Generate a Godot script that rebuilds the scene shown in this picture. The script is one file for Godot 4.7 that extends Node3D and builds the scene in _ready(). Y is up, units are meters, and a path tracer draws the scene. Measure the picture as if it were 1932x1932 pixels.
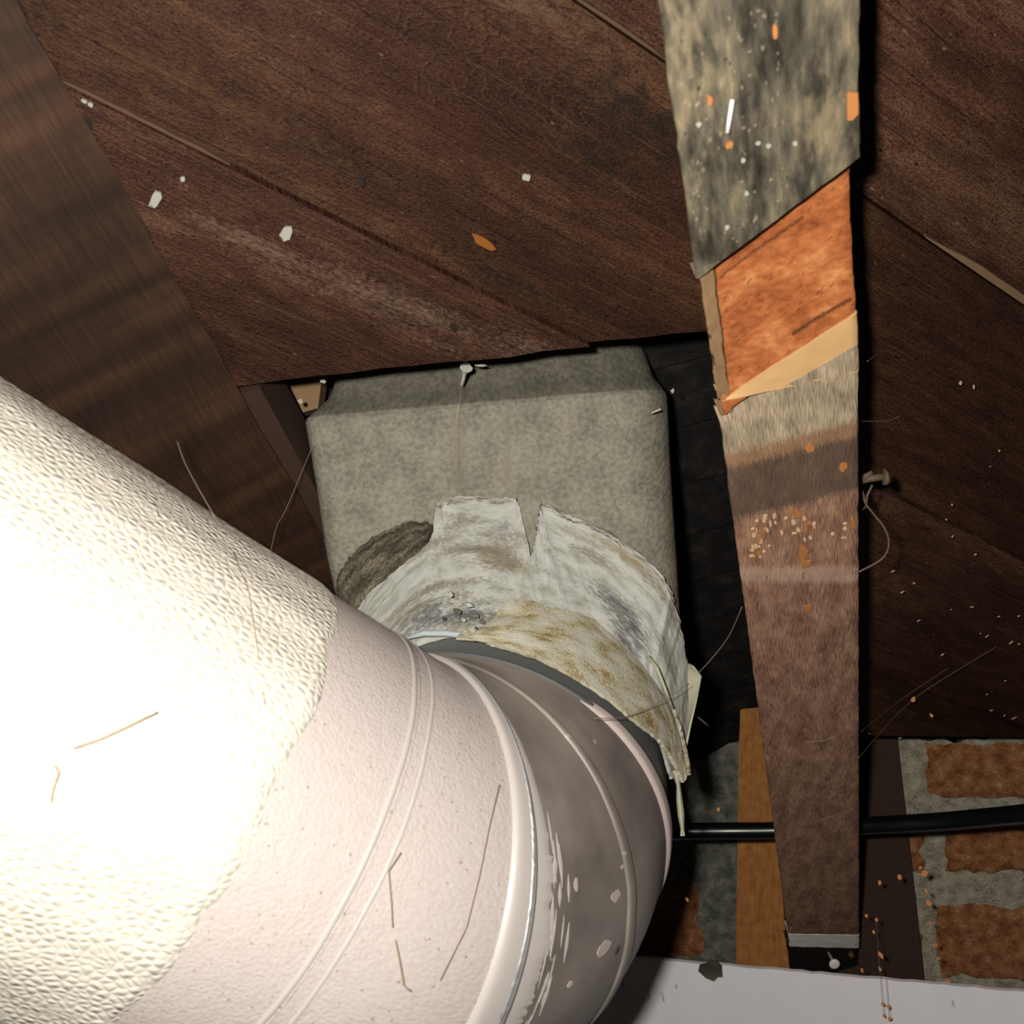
extends Node3D
# A flue pipe that leaves through a boarded roof, lit by the small lamp of a hand-held camera.
# Directions below are measured from the camera: x right, y down, z ahead (metres).
const F := 1932.0
const EYE := Vector3(0, 1.75, 0)
const ROLL := 0.085
# the roof: slope runs down the rafters (D1), boards run diagonally (D2), NV is its downward face
const D1 := Vector3(0.239698, 0.666478, 0.70594)
const D2 := Vector3(0.832705, 0.322458, 0.450136)
const NV := Vector3(0.106269, 0.704757, -0.701444)
const WV := Vector3(0.965014, -0.243155, -0.098103)
const E2 := Vector3(0.543423, -0.631932, -0.552588)
const H_BOARD := 0.455
const H_RAFTER := 0.36
const HIP := -0.181
# the brick wall at the foot of the roof
const CW := Vector3(0.938, -0.075, -0.3376)
const UP := Vector3(-0.085, -0.9964, 0.0)
const NW := Vector3(-0.3366, 0.0287, -0.941)
const WALL := -1.1
# the pipe: start, direction, direction of the bend, bend radius, length of the bend
const PC := Vector3(-0.024478, 0.135712, 0.67402)
const PT := Vector3(0.303696, 0.768174, -0.56363)
const PN := Vector3(-0.693216, -0.227678, -0.683822)
const PB := Vector3(-0.653621, 0.598391, 0.463365)
const PR := 0.115
const BEND := 0.104653
const BLEN := 0.2125

var rng := RandomNumberGenerator.new()
var M := {}


# ---------------------------------------------------------------- places
func world(c: Vector3) -> Vector3:
	var right := Vector3(cos(ROLL), -sin(ROLL), 0)
	var above := Vector3(sin(ROLL), cos(ROLL), 0)
	return EYE + right * c.x - above * c.y - Vector3(0, 0, 1) * c.z

func ray(x: float, y: float) -> Vector3:
	return Vector3((x - 966.0) / F, (y - 966.0) / F, 1.0)

func at(x: float, y: float, z: float) -> Vector3:
	return ray(x, y) * z

func on_plane(x: float, y: float, nrm: Vector3, d: float) -> Vector3:
	var r := ray(x, y)
	return r * (d / nrm.dot(r))

func on_boards(x: float, y: float, lift := 0.0) -> Vector3:
	return on_plane(x, y, NV, -H_BOARD + lift)

func on_rafter(x: float, y: float, lift := 0.0) -> Vector3:
	return on_plane(x, y, NV, -H_RAFTER + lift)

func on_wall(x: float, y: float, lift := 0.0) -> Vector3:
	return on_plane(x, y, NW, WALL + lift)

func roof(s: float, w: float, n: float) -> Vector3:
	return D1 * s + WV * w + NV * n

func axis(s: float) -> Array:
	# point, direction and inward normal of the pipe's centre line
	var th := clampf(s, 0.0, BLEN) / BEND
	var ex := s if s < 0.0 else maxf(s - BLEN, 0.0)
	var p := PC + PT * (BEND * sin(th)) + PN * (BEND * (1.0 - cos(th)))
	var t := PT * cos(th) + PN * sin(th)
	var n := PN * cos(th) - PT * sin(th)
	return [p + t * ex, t, n]

func pipe(s: float, deg: float, r: float) -> Vector3:
	var f := axis(s)
	var a := deg_to_rad(deg)
	return f[0] + (f[2] * cos(a) + PB * sin(a)) * r


# ---------------------------------------------------------------- meshes
class Geo:
	var v := PackedVector3Array()
	var uv := PackedVector2Array()
	var ix := PackedInt32Array()
	var sm := PackedInt32Array()
	var groups := 0

	func smooth(group: int) -> void:
		while sm.size() < v.size():
			sm.append(group)

	func tri(a: int, b: int, c: int) -> void:
		ix.append(a); ix.append(b); ix.append(c)

	# a sheet of points; rows[i][j] = [point, uv]; its front looks towards «seen»
	func grid(rows: Array, seen: Vector3) -> void:
		var nu := rows.size()
		var nv: int = rows[0].size()
		var at0 := v.size()
		for r in rows:
			for c in r:
				v.append(c[0])
				uv.append(c[1])
		groups += 1
		smooth(groups)
		var i0 := nu / 2 - (1 if nu == 2 else 0)
		var j0 := nv / 2 - (1 if nv == 2 else 0)
		i0 = mini(i0, nu - 2)
		j0 = mini(j0, nv - 2)
		var p: Vector3 = rows[i0][j0][0]
		var du: Vector3 = rows[i0 + 1][j0][0] - p
		var dv: Vector3 = rows[i0][j0 + 1][0] - p
		var flip := du.cross(dv).dot(seen - p) < 0.0
		for i in nu - 1:
			for j in nv - 1:
				var a := at0 + i * nv + j
				var b := a + nv
				if flip:
					tri(a, b, b + 1); tri(a, b + 1, a + 1)
				else:
					tri(a, b + 1, b); tri(a, a + 1, b + 1)

	# a polygon pushed through by «push», flat faces
	func prism(pts: Array, push: Vector3, uvs := [], middle = null) -> void:
		var n := pts.size()
		var c := Vector3.ZERO
		for p in pts:
			c += p
		c = c / n + push * 0.5
		if middle != null:
			c = middle
		var nrm: Vector3 = push.normalized()
		var ex: Vector3 = nrm.cross(Vector3(0.31, 0.87, 0.38)).normalized()
		var ey := nrm.cross(ex)
		var flat := PackedVector2Array()
		for p in pts:
			flat.append(Vector2(p.dot(ex), p.dot(ey)))
		var t := Geometry2D.triangulate_polygon(flat)
		for side in 2:
			var off: Vector3 = push * side
			var b := v.size()
			for k in n:
				v.append(pts[k] + off)
				uv.append(uvs[k] if uvs.size() == n else flat[k])
			for k in range(0, t.size(), 3):
				face(b + t[k], b + t[k + 1], b + t[k + 2], nrm if side == 1 else -nrm)
		for k in n:
			var p: Vector3 = pts[k]
			var q: Vector3 = pts[(k + 1) % n]
			var b := v.size()
			for x in [p, q, q + push, p + push]:
				v.append(x)
			var u0: Vector2 = uvs[k] if uvs.size() == n else flat[k]
			var u1: Vector2 = uvs[(k + 1) % n] if uvs.size() == n else flat[(k + 1) % n]
			var o := Vector2(0.004, 0.006)
			uv.append(u0); uv.append(u1); uv.append(u1 + o); uv.append(u0 + o)
			var inside := Geometry2D.is_point_in_polygon((flat[k] + flat[(k + 1) % n]) * 0.5 + (flat[(k + 1) % n] - flat[k]).orthogonal().normalized() * 0.00005, flat)
			var e := (flat[(k + 1) % n] - flat[k]).orthogonal().normalized() * (-1.0 if inside else 1.0)
			var out := ex * e.x + ey * e.y
			face(b, b + 1, b + 2, out)
			face(b, b + 2, b + 3, out)
		smooth(-1)

	func face(a: int, b: int, c: int, out: Vector3) -> void:
		if (v[b] - v[a]).cross(v[c] - v[a]).dot(out) > 0.0:
			tri(a, c, b)
		else:
			tri(a, b, c)

	func tube(pts: Array, radius, sides := 8, caps := true) -> void:
		var n := pts.size()
		var b0 := v.size()
		var side: Vector3 = (pts[1] - pts[0]).normalized().cross(Vector3(0.2, 0.5, 0.84)).normalized()
		var along := 0.0
		for i in n:
			var t: Vector3 = (pts[mini(i + 1, n - 1)] - pts[maxi(i - 1, 0)]).normalized()
			side = (side - t * side.dot(t)).normalized()
			var o := t.cross(side)
			var r: float = radius[i] if radius is Array else radius
			if i > 0:
				along += (pts[i] - pts[i - 1]).length()
			for k in sides + 1:
				var a := TAU * k / sides
				v.append(pts[i] + (side * cos(a) + o * sin(a)) * r)
				uv.append(Vector2(along, r * a))
		for i in n - 1:
			for k in sides:
				var a := b0 + i * (sides + 1) + k
				var b := a + sides + 1
				tri(a, b, a + 1); tri(a + 1, b, b + 1)
		groups += 1
		smooth(groups)
		if caps:
			for e in [0, n - 1]:
				var c := v.size()
				v.append(pts[e]); uv.append(Vector2.ZERO)
				var d: Vector3 = pts[e] - pts[1 if e == 0 else n - 2]
				for k in sides:
					var q: int = b0 + e * (sides + 1) + k
					face(c, q, q + 1, d)
			smooth(groups)

	# a sheet with thickness
	func slab(rows: Array, seen: Vector3, thick: float) -> void:
		var nu := rows.size()
		var nv: int = rows[0].size()
		var back := []
		for i in nu:
			var line := []
			for j in nv:
				var du: Vector3 = rows[mini(i + 1, nu - 1)][j][0] - rows[maxi(i - 1, 0)][j][0]
				var dv: Vector3 = rows[i][mini(j + 1, nv - 1)][0] - rows[i][maxi(j - 1, 0)][0]
				var nn := du.cross(dv).normalized()
				if nn.dot(seen - rows[i][j][0]) > 0.0:
					nn = -nn
				line.append([rows[i][j][0] + nn * thick, rows[i][j][1]])
			back.append(line)
		grid(rows, seen)
		var away: Vector3 = back[nu / 2][nv / 2][0] * 2.0 - seen
		grid(back, away)
		var mid: Vector3 = rows[nu / 2][nv / 2][0]
		for e in [0, nv - 1]:
			var a := []
			var b := []
			for i in nu:
				a.append(rows[i][e]); b.append(back[i][e])
			var k := nu / 2
			var far: Vector3 = rows[k][e][0] * 2.0 - rows[k][nv / 2][0]
			grid([a, b], far)
		for e in [0, nu - 1]:
			var far: Vector3 = rows[e][nv / 2][0] * 2.0 - mid
			grid([rows[e], back[e]], far)

	func mesh(turn: Callable, base: Vector3, mat: Material) -> ArrayMesh:
		var st := SurfaceTool.new()
		st.begin(Mesh.PRIMITIVE_TRIANGLES)
		for i in v.size():
			st.set_uv(uv[i])
			st.set_smooth_group(sm[i])
			st.add_vertex(turn.call(v[i]) - base)
		for i in ix:
			st.add_index(i)
		st.generate_normals()
		st.generate_tangents()
		st.set_material(mat)
		return st.commit()


var used := {}

func numbered(called: String, parent: Node) -> String:
	var key := str(parent.get_instance_id()) + called
	var n: int = used.get(key, 0)
	used[key] = n + 1
	return called if n == 0 else "%s_%03d" % [called, n]

func tag(o: Node3D, label := "", category := "", group := "", kind := "") -> Node3D:
	if label: o.set_meta("label", label)
	if category: o.set_meta("category", category)
	if group: o.set_meta("group", group)
	if kind: o.set_meta("kind", kind)
	return o

func base(called: String, c: Vector3) -> Node3D:
	var o := Node3D.new()
	o.name = numbered(called, self)
	o.position = world(c)
	add_child(o, true)
	return o

# one mesh; corners are given from the camera, and stored from the parent's (or the thing's own) base
func build(called: String, g: Geo, mat: Material, parent: Node3D = null, foot = null) -> MeshInstance3D:
	var o := MeshInstance3D.new()
	var host: Node = parent if parent else self
	o.name = numbered(called, host)
	var b := Vector3.ZERO
	if parent:
		var up_node: Node = parent
		while up_node is Node3D and up_node != self:
			b += (up_node as Node3D).position
			up_node = up_node.get_parent()
	else:
		b = world(foot if foot != null else g.v[0])
		o.position = b
	o.mesh = g.mesh(world, b, mat)
	host.add_child(o, true)
	return o


# ---------------------------------------------------------------- textures
func noise(w: int, h: int, freq: float, sd: int, sx := 1, sy := 1, oct := 4, kind := FastNoiseLite.TYPE_SIMPLEX_SMOOTH) -> PackedByteArray:
	var n := FastNoiseLite.new()
	n.noise_type = kind
	n.seed = sd
	n.frequency = freq
	n.fractal_type = FastNoiseLite.FRACTAL_FBM if oct > 1 else FastNoiseLite.FRACTAL_NONE
	n.fractal_octaves = oct
	if kind == FastNoiseLite.TYPE_CELLULAR:
		n.cellular_return_type = FastNoiseLite.RETURN_DISTANCE2_SUB
		n.cellular_jitter = 0.9
	var im := n.get_image(maxi(w / sx, 4), maxi(h / sy, 4))
	if sx > 1 or sy > 1:
		im.resize(w, h, Image.INTERPOLATE_CUBIC)
	im.convert(Image.FORMAT_L8)
	return im.get_data()

# weighted layers of grey, looked up in a run of colours; gives [colours, grey]
func ramped(w: int, h: int, layers: Array, bias: float, stops: Array, grey_gain := 1.0) -> Array:
	var gr := Gradient.new()
	var off := PackedFloat32Array()
	var col := PackedColorArray()
	for s in stops:
		off.append(s[0]); col.append(s[1])
	gr.offsets = off
	gr.colors = col
	var lut := PackedByteArray()
	lut.resize(256 * 3)
	for i in 256:
		var c := gr.sample(i / 255.0)
		lut[i * 3] = int(c.r * 255.0); lut[i * 3 + 1] = int(c.g * 255.0); lut[i * 3 + 2] = int(c.b * 255.0)
	var out := PackedByteArray()
	out.resize(w * h * 3)
	var grey := PackedByteArray()
	grey.resize(w * h)
	var l0: PackedByteArray = layers[0][0]
	var k0: float = layers[0][1]
	var l1: PackedByteArray = layers[1][0] if layers.size() > 1 else l0
	var k1: float = layers[1][1] if layers.size() > 1 else 0.0
	var l2: PackedByteArray = layers[2][0] if layers.size() > 2 else l0
	var k2: float = layers[2][1] if layers.size() > 2 else 0.0
	var l3: PackedByteArray = layers[3][0] if layers.size() > 3 else l0
	var k3: float = layers[3][1] if layers.size() > 3 else 0.0
	var b := bias * 255.0 - 127.5 * (k0 + k1 + k2 + k3)
	for i in w * h:
		var t := int(b + k0 * l0[i] + k1 * l1[i] + k2 * l2[i] + k3 * l3[i])
		if t < 0: t = 0
		elif t > 255: t = 255
		grey[i] = t
		var j := t * 3
		var o := i * 3
		out[o] = lut[j]; out[o + 1] = lut[j + 1]; out[o + 2] = lut[j + 2]
	return [Image.create_from_data(w, h, false, Image.FORMAT_RGB8, out), Image.create_from_data(w, h, false, Image.FORMAT_L8, grey)]

# growth rings of a sawn board: ellipses about (cx, cy), bent by noise
func rings(w: int, h: int, cx: float, cy: float, squeeze: float, pitch: float, sd: int, bend: float) -> PackedByteArray:
	var wob := noise(w, h, 0.012, sd, 8, 2, 3)
	var rough := noise(w, h, 0.06, sd + 1, 2, 1, 3)
	var out := PackedByteArray()
	out.resize(w * h)
	var i := 0
	for y in h:
		var dy := (y - cy)
		for x in w:
			var dx := (x - cx) * squeeze
			var g := sqrt(dx * dx + dy * dy) + wob[i] * bend + rough[i] * 0.03 * pitch
			var f := fposmod(g / pitch, 1.0)
			out[i] = int(255.0 * (1.0 - f * f * f) if f < 0.9 else 255.0 * (f - 0.8) * 1.3)
			i += 1
	return out

func blot(im: Image, x: float, y: float, rx: float, ry: float, col: Color, soft := 0.5, rough := 0.35, turn := 0.0, strength := 1.0) -> void:
	# a patch of colour with an uneven outline, for stains, specks and tone
	var n := FastNoiseLite.new()
	n.seed = int(x * 7.0 + y * 13.0)
	n.frequency = 1.6 / maxf(minf(rx, ry), 1.0)
	n.fractal_octaves = 4
	var R := maxf(rx, ry) * 1.6
	for py in range(maxi(0, int(y - R)), mini(im.get_height(), int(y + R) + 1)):
		for qx in range(maxi(0, int(x - R)), mini(im.get_width(), int(x + R) + 1)):
			var d := Vector2(qx - x, py - y).rotated(-turn)
			var e := Vector2(d.x / rx, d.y / ry).length() + n.get_noise_2d(qx, py) * rough * 2.0
			if e < 1.0:
				var k := clampf((1.0 - e) / maxf(soft, 0.01), 0.0, 1.0) * strength
				im.set_pixel(qx, py, im.get_pixel(qx, py).lerp(col, k))

func stroke(im: Image, pts: Array, width: float, col: Color, strength := 1.0, wander := 1.0) -> void:
	for k in pts.size() - 1:
		var a: Vector2 = pts[k]
		var b: Vector2 = pts[k + 1]
		var steps := int(a.distance_to(b)) + 1
		for i in steps:
			var p := a.lerp(b, float(i) / steps) + Vector2(rng.randf_range(-wander, wander), rng.randf_range(-wander, wander)) * 0.4
			var hw := width * rng.randf_range(0.3, 0.6)
			for py in range(int(p.y - hw), int(p.y + hw) + 1):
				for qx in range(int(p.x - hw), int(p.x + hw) + 1):
					if qx >= 0 and py >= 0 and qx < im.get_width() and py < im.get_height():
						im.set_pixel(qx, py, im.get_pixel(qx, py).lerp(col, strength * 0.6))

func mat(color, rough := 0.9, bump: Image = null, deep := 0.05, scale := Vector3.ONE, spec := 0.3, metal := 0.0) -> StandardMaterial3D:
	var m := StandardMaterial3D.new()
	if color is Image:
		m.albedo_texture = ImageTexture.create_from_image(color)
	else:
		m.albedo_color = color
	m.roughness = rough
	m.metallic = metal
	m.metallic_specular = spec
	m.uv1_scale = scale
	m.cull_mode = BaseMaterial3D.CULL_DISABLED
	if bump:
		m.heightmap_enabled = true
		m.heightmap_texture = ImageTexture.create_from_image(bump)
		m.heightmap_scale = deep
	return m

func C(red: int, green: int, blue: int) -> Color:
	return Color8(red, green, blue)


# ---------------------------------------------------------------- the scene
func _ready() -> void:
	rng.seed = 7
	var cam := Camera3D.new()
	cam.name = "camera"
	cam.position = EYE
	cam.rotation = Vector3(0, 0, -ROLL)
	cam.fov = rad_to_deg(2.0 * atan(966.0 / F))
	cam.near = 0.01
	cam.far = 50.0
	var lens := CameraAttributesPhysical.new()
	lens.frustum_focal_length = 5.4
	lens.frustum_focus_distance = 0.68
	lens.exposure_aperture = 2.4
	lens.frustum_near = 0.01
	cam.attributes = lens
	cam.fov = rad_to_deg(2.0 * atan(966.0 / F))
	add_child(cam)
	cam.make_current()
	var env := Environment.new()
	env.background_mode = Environment.BG_COLOR
	env.background_color = Color(0.06, 0.055, 0.055)
	env.tonemap_mode = Environment.TONE_MAPPER_LINEAR
	env.tonemap_exposure = 1.0
	env.sdfgi_enabled = true
	env.ssao_enabled = true
	env.ssil_enabled = true
	var we := WorldEnvironment.new()
	we.name = "surroundings"
	we.environment = env
	add_child(we)
	# the camera's own lamp, a little to the left of and above the lens
	var flash := OmniLight3D.new()
	flash.name = "camera_lamp"
	flash.position = world(Vector3(-0.037, -0.026, -0.005))
	flash.light_color = Color(1.0, 0.98, 0.935)
	flash.light_energy = 0.5
	flash.light_size = 0.006
	flash.omni_range = 8.0
	flash.omni_attenuation = 2.0
	flash.shadow_enabled = true
	add_child(flash)

	make_materials()
	make_ceiling()
	make_walls()
	make_rafter()
	make_flue()
	make_pipe()
	make_collar()
	make_smalls()
	make_litter()


func make_materials() -> void:
	# dark stained roof boards
	var t := ramped(2048, 512, [[rings(2048, 512, 560, 331, 0.15, 19.0, 11, 0.6), 0.75], [noise(2048, 512, 0.02, 12, 2, 1, 4), 0.3], [noise(2048, 512, 0.3, 13, 16, 1, 3), 0.4], [noise(2048, 512, 0.004, 14, 4, 1, 4), 0.5]], 0.46,
		[[0.0, C(20, 11, 8)], [0.3, C(36, 20, 14)], [0.55, C(48, 27, 20)], [0.75, C(58, 36, 25)], [1.0, C(76, 53, 36)]])
	blot(t[0], 690, 420, 130, 60, C(23, 19, 15), 1.0, 0.5, 0.0, 0.75)
	blot(t[0], 640, 330, 60, 40, C(24, 19, 15), 1.0, 0.6, 0.0, 0.6)
	blot(t[0], 480, 250, 170, 90, C(49, 25, 19), 1.0, 0.6, 0.05, 0.5)
	blot(t[0], 300, 360, 150, 70, C(51, 26, 19), 1.0, 0.6, 0.05, 0.5)
	blot(t[0], 460, 470, 150, 40, C(80, 66, 48), 1.0, 0.6, 0.05, 0.65)
	blot(t[0], 260, 90, 210, 30, C(71, 51, 32), 1.0, 0.6, 0.03, 0.6)
	blot(t[0], 640, 40, 90, 20, C(22, 17, 14), 1.0, 0.6, 0.0, 0.6)
	arches(t[0], 604.0, 372.0)
	grain(t[0], 420, C(78, 56, 39), C(24, 14, 10))
	for k in 240:
		blot(t[0], rng.randf_range(0, 2048), rng.randf_range(0, 512), rng.randf_range(1.5, 4), rng.randf_range(0.8, 2), C(14, 9, 8) if k % 3 else C(94, 76, 63), 0.5)
	M.board = mat(t[0], 0.6, t[1], 0.08, Vector3.ONE, 0.25)
	t = ramped(2048, 512, [[rings(2048, 512, -500, 900, 0.2, 24.0, 21, 0.7), 0.7], [noise(2048, 512, 0.02, 22, 2, 1, 4), 0.3], [noise(2048, 512, 0.3, 23, 16, 1, 3), 0.45], [noise(2048, 512, 0.004, 24, 4, 1, 4), 0.55]], 0.46,
		[[0.0, C(24, 13, 10)], [0.3, C(41, 23, 17)], [0.55, C(54, 32, 24)], [0.75, C(67, 43, 32)], [1.0, C(90, 66, 50)]])
	grain(t[0], 360, C(90, 68, 52), C(26, 15, 12))
	for k in 26:
		blot(t[0], rng.randf_range(330, 900), 400 + rng.randf_range(-40, 60), rng.randf_range(30, 110), rng.randf_range(8, 26), C(118, 100, 86), 1.0, 0.8, rng.randf_range(-0.05, 0.05), 0.3)
	blot(t[0], 760, 330, 90, 40, C(26, 19, 15), 1.0, 0.6, 0.0, 0.6)
	for k in 260:
		blot(t[0], rng.randf_range(0, 2048), rng.randf_range(0, 512), rng.randf_range(1.5, 4), rng.randf_range(0.8, 2), C(17, 11, 9) if k % 3 else C(110, 90, 74), 0.5)
	M.edge = mat(C(106, 84, 63), 0.8)
	M.edge_dull = mat(C(74, 56, 42), 0.8)
	M.board_worn = mat(t[0], 0.6, t[1], 0.08, Vector3.ONE, 0.25)
	# rough-sawn side slope: saw marks across, fibres along
	t = ramped(1024, 1024, [[noise(1024, 1024, 0.022, 31, 16, 1, 3), 0.55], [noise(1024, 1024, 0.25, 32, 1, 16, 3), 0.4], [noise(1024, 1024, 0.008, 33, 2, 2, 4), 0.4]], 0.42,
		[[0.0, C(26, 16, 11)], [0.35, C(41, 26, 18)], [0.6, C(54, 35, 24)], [1.0, C(77, 53, 37)]])
	M.sawn = mat(t[0], 0.7, t[1], 0.04, Vector3.ONE, 0.3)
	# weathered top of the rafter
	t = ramped(512, 512, [[noise(512, 512, 0.006, 41), 0.9], [noise(512, 512, 0.03, 42, 1, 2), 0.5], [noise(512, 512, 0.2, 43, 1, 2), 0.2]], 0.5,
		[[0.0, C(28, 26, 22)], [0.3, C(57, 53, 45)], [0.55, C(82, 76, 64)], [0.8, C(103, 94, 77)], [1.0, C(127, 114, 90)]])
	blot(t[0], 60, 170, 70, 170, C(133, 118, 94), 1.0, 0.6, 0.0, 0.6)
	blot(t[0], 300, 150, 130, 130, C(60, 55, 46), 1.0, 0.6, 0.3, 0.5)
	blot(t[0], 400, 350, 90, 60, C(124, 109, 85), 1.0, 0.6, 0.0, 0.6)
	for k in 120:
		blot(t[0], rng.randf_range(20, 300), rng.randf_range(180, 500), rng.randf_range(1.5, 7), rng.randf_range(1.5, 5), C(143, 131, 108) if k % 3 else C(42, 38, 32), 0.7, 0.5, 0.0, 0.8)
	M.weathered = mat(t[0], 0.85, t[1], 0.08)
	# fresh-cut wood
	t = ramped(512, 512, [[noise(512, 512, 0.012, 51, 3, 1), 0.7], [noise(512, 512, 0.06, 52, 3, 1), 0.4], [noise(512, 512, 0.4, 53, 2, 1, 2), 0.25]], 0.52,
		[[0.0, C(77, 39, 18)], [0.25, C(126, 68, 35)], [0.55, C(152, 88, 49)], [0.85, C(172, 116, 71)], [1.0, C(181, 134, 90)]])
	for line in [[Vector2(93, 235), Vector2(213, 204), Vector2(361, 169)], [Vector2(295, 367), Vector2(392, 345), Vector2(490, 326)], [Vector2(297, 369), Vector2(392, 347), Vector2(490, 328)], [Vector2(230, 420), Vector2(330, 395), Vector2(430, 380)]]:
		stroke(t[0], line, 3.0, C(70, 40, 22), 0.45, 5.0)
	for k in 110:
		var p := Vector2(rng.randf_range(40, 500), rng.randf_range(60, 480))
		stroke(t[0], [p, p + Vector2(rng.randf_range(4, 16), -rng.randf_range(2, 8))], 2.0, C(94, 48, 24), 0.45)
	blot(t[0], 400, 385, 150, 22, C(143, 95, 50), 1.0, 0.5, -0.15, 0.7)
	M.fresh = mat(t[0], 0.75, t[1], 0.08)
	M.torn = mat(C(122, 97, 71), 0.9)
	M.tan = mat(C(180, 144, 101), 0.7)
	M.chip = mat(C(160, 106, 62), 0.8)
	M.chip_pale = mat(C(195, 163, 132), 0.85)
	M.flake = mat(C(216, 146, 90), 0.8)
	# brown sawn length of the rafter: u across, v along
	t = ramped(256, 2048, [[noise(256, 2048, 0.35, 61, 1, 10, 3), 0.75], [noise(256, 2048, 0.02, 62, 1, 2), 0.55], [noise(256, 2048, 0.5, 63, 1, 1, 2), 0.3]], 0.5,
		[[0.0, C(77, 54, 45)], [0.4, C(127, 94, 77)], [0.7, C(151, 116, 96)], [1.0, C(186, 155, 128)]])
	rafter_marks(t[0])
	M.brown = mat(t[0], 0.85, t[1], 0.07)
	M.brown_side = mat(C(55, 39, 32), 0.85)
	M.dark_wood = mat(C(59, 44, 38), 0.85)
	M.white_paint = mat(C(236, 230, 228), 0.6)
	M.near_black = mat(C(34, 28, 25), 0.9)
	# cement flue
	t = ramped(1024, 1024, [[noise(1024, 1024, 0.05, 71, 1, 1, 5), 0.5], [noise(1024, 1024, 0.008, 72), 0.35], [noise(1024, 1024, 0.4, 73, 1, 1, 2), 0.25]], 0.52,
		[[0.0, C(78, 74, 66)], [0.35, C(110, 106, 96)], [0.6, C(129, 125, 113)], [1.0, C(147, 144, 131)]])
	flue_marks(t[0])
	M.cement = mat(t[0], 0.8, t[1], 0.1, Vector3.ONE, 0.3)
	# plaster bandage
	var weave := noise(1024, 1024, 0.3, 81, 3, 1, 2)
	t = ramped(1024, 1024, [[noise(1024, 1024, 0.012, 82, 1, 1, 5), 0.6], [noise(1024, 1024, 0.06, 83, 1, 1, 4), 0.22], [weave, 0.12]], 0.66,
		[[0.0, C(62, 62, 65)], [0.22, C(105, 104, 102)], [0.42, C(139, 138, 130)], [0.7, C(163, 164, 159)], [1.0, C(176, 178, 175)]])
	for q in [[0.37, 0.45, 60, 90, 0], [0.40, 0.5, 50, 60, 0], [0.34, 0.4, 60, 30, 1], [0.30, 0.2, 40, 50, 1], [0.66, 0.25, 44, 40, 1], [0.70, 0.5, 50, 80, 2], [0.74, 0.62, 60, 90, 2], [0.72, 0.75, 44, 60, 2], [0.27, 0.85, 100, 60, 2], [0.33, 0.9, 80, 50, 2], [0.2, 0.8, 60, 70, 2], [0.25, 0.62, 120, 30, 1], [0.84, 0.4, 60, 90, 1], [0.78, 0.12, 60, 50, 1], [0.72, 0.08, 70, 40, 0]]:
		for k in 4:
			blot(t[0], 1024 * q[0] + rng.randf_range(-0.5, 0.5) * q[2], 768 * q[1] + rng.randf_range(-0.5, 0.5) * q[3], q[2] * rng.randf_range(0.4, 0.9), q[3] * rng.randf_range(0.4, 0.9), [C(126, 112, 88), C(112, 108, 98), C(74, 74, 76)][q[4]], 0.9, 0.8, 0.0, 0.45)
	for k in 34:  # darker grey and brown blots spread over the bandage's left part
		blot(t[0], rng.randf_range(60, 420), rng.randf_range(180, 720), rng.randf_range(30, 80), rng.randf_range(16, 40), C(108, 104, 94) if k % 3 else C(96, 86, 66), 1.0, 0.8, 0.0, 0.4)
	for k in 200:
		blot(t[0], rng.randf_range(150, 1000), rng.randf_range(0, 36), rng.randf_range(3, 16), rng.randf_range(2, 8), C(96, 88, 70) if k % 3 else C(48, 44, 36), 0.7, 0.6, 0.0, 0.6)
	bandage_marks(t[0], 3, C(128, 116, 94))
	M.bandage = mat(t[0], 0.9, t[1], 0.04)
	t = ramped(1024, 512, [[noise(1024, 512, 0.013, 85, 2, 1, 5), 1.0], [noise(1024, 512, 0.08, 86, 1, 1, 4), 0.55], [noise(1024, 512, 0.3, 87, 3, 1, 2), 0.1]], 0.64,
		[[0.0, C(88, 66, 37)], [0.22, C(123, 102, 64)], [0.42, C(151, 139, 108)], [0.65, C(169, 164, 144)], [1.0, C(178, 176, 165)]])
	M.bandage_yellow = mat(t[0], 0.9, t[1], 0.06)
	t = ramped(512, 256, [[noise(512, 256, 0.02, 88, 4, 1, 5), 0.9], [noise(512, 256, 0.2, 89, 4, 1, 3), 0.8]], 0.5,
		[[0.0, C(46, 43, 38)], [0.4, C(87, 81, 70)], [0.7, C(115, 108, 90)], [1.0, C(136, 129, 111)]])
	M.bandage_old = mat(t[0], 0.95, t[1], 0.15)
	M.bandage_dry = mat(C(162, 160, 139), 0.9)
	# pipe: u round, v along, in metres
	t = ramped(1024, 512, [[noise(1024, 512, 0.008, 91, 1, 1), 0.75], [noise(1024, 512, 0.03, 92, 3, 1, 5), 0.35], [noise(1024, 512, 0.4, 93, 1, 1, 2), 0.1]], 0.52,
		[[0.0, C(85, 79, 76)], [0.35, C(111, 103, 99)], [0.65, C(127, 119, 113)], [1.0, C(144, 136, 126)]])
	for k in 60:
		blot(t[0], rng.randf_range(0, 1024), rng.randf_range(0, 512), rng.randf_range(1, 4), rng.randf_range(1, 5), C(154, 150, 144) if k % 3 else C(50, 45, 43), 0.4)
	for k in 30:
		blot(t[0], rng.randf_range(0, 1024), rng.randf_range(0, 512), rng.randf_range(18, 60), rng.randf_range(10, 34), C(68, 60, 60) if k % 3 else C(122, 116, 106), 0.8, 0.7, 0.0, 0.4)
	M.bare = mat(t[0], 0.5, t[1], 0.012, Vector3(1.4, 2.8, 1), 0.5)
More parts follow.
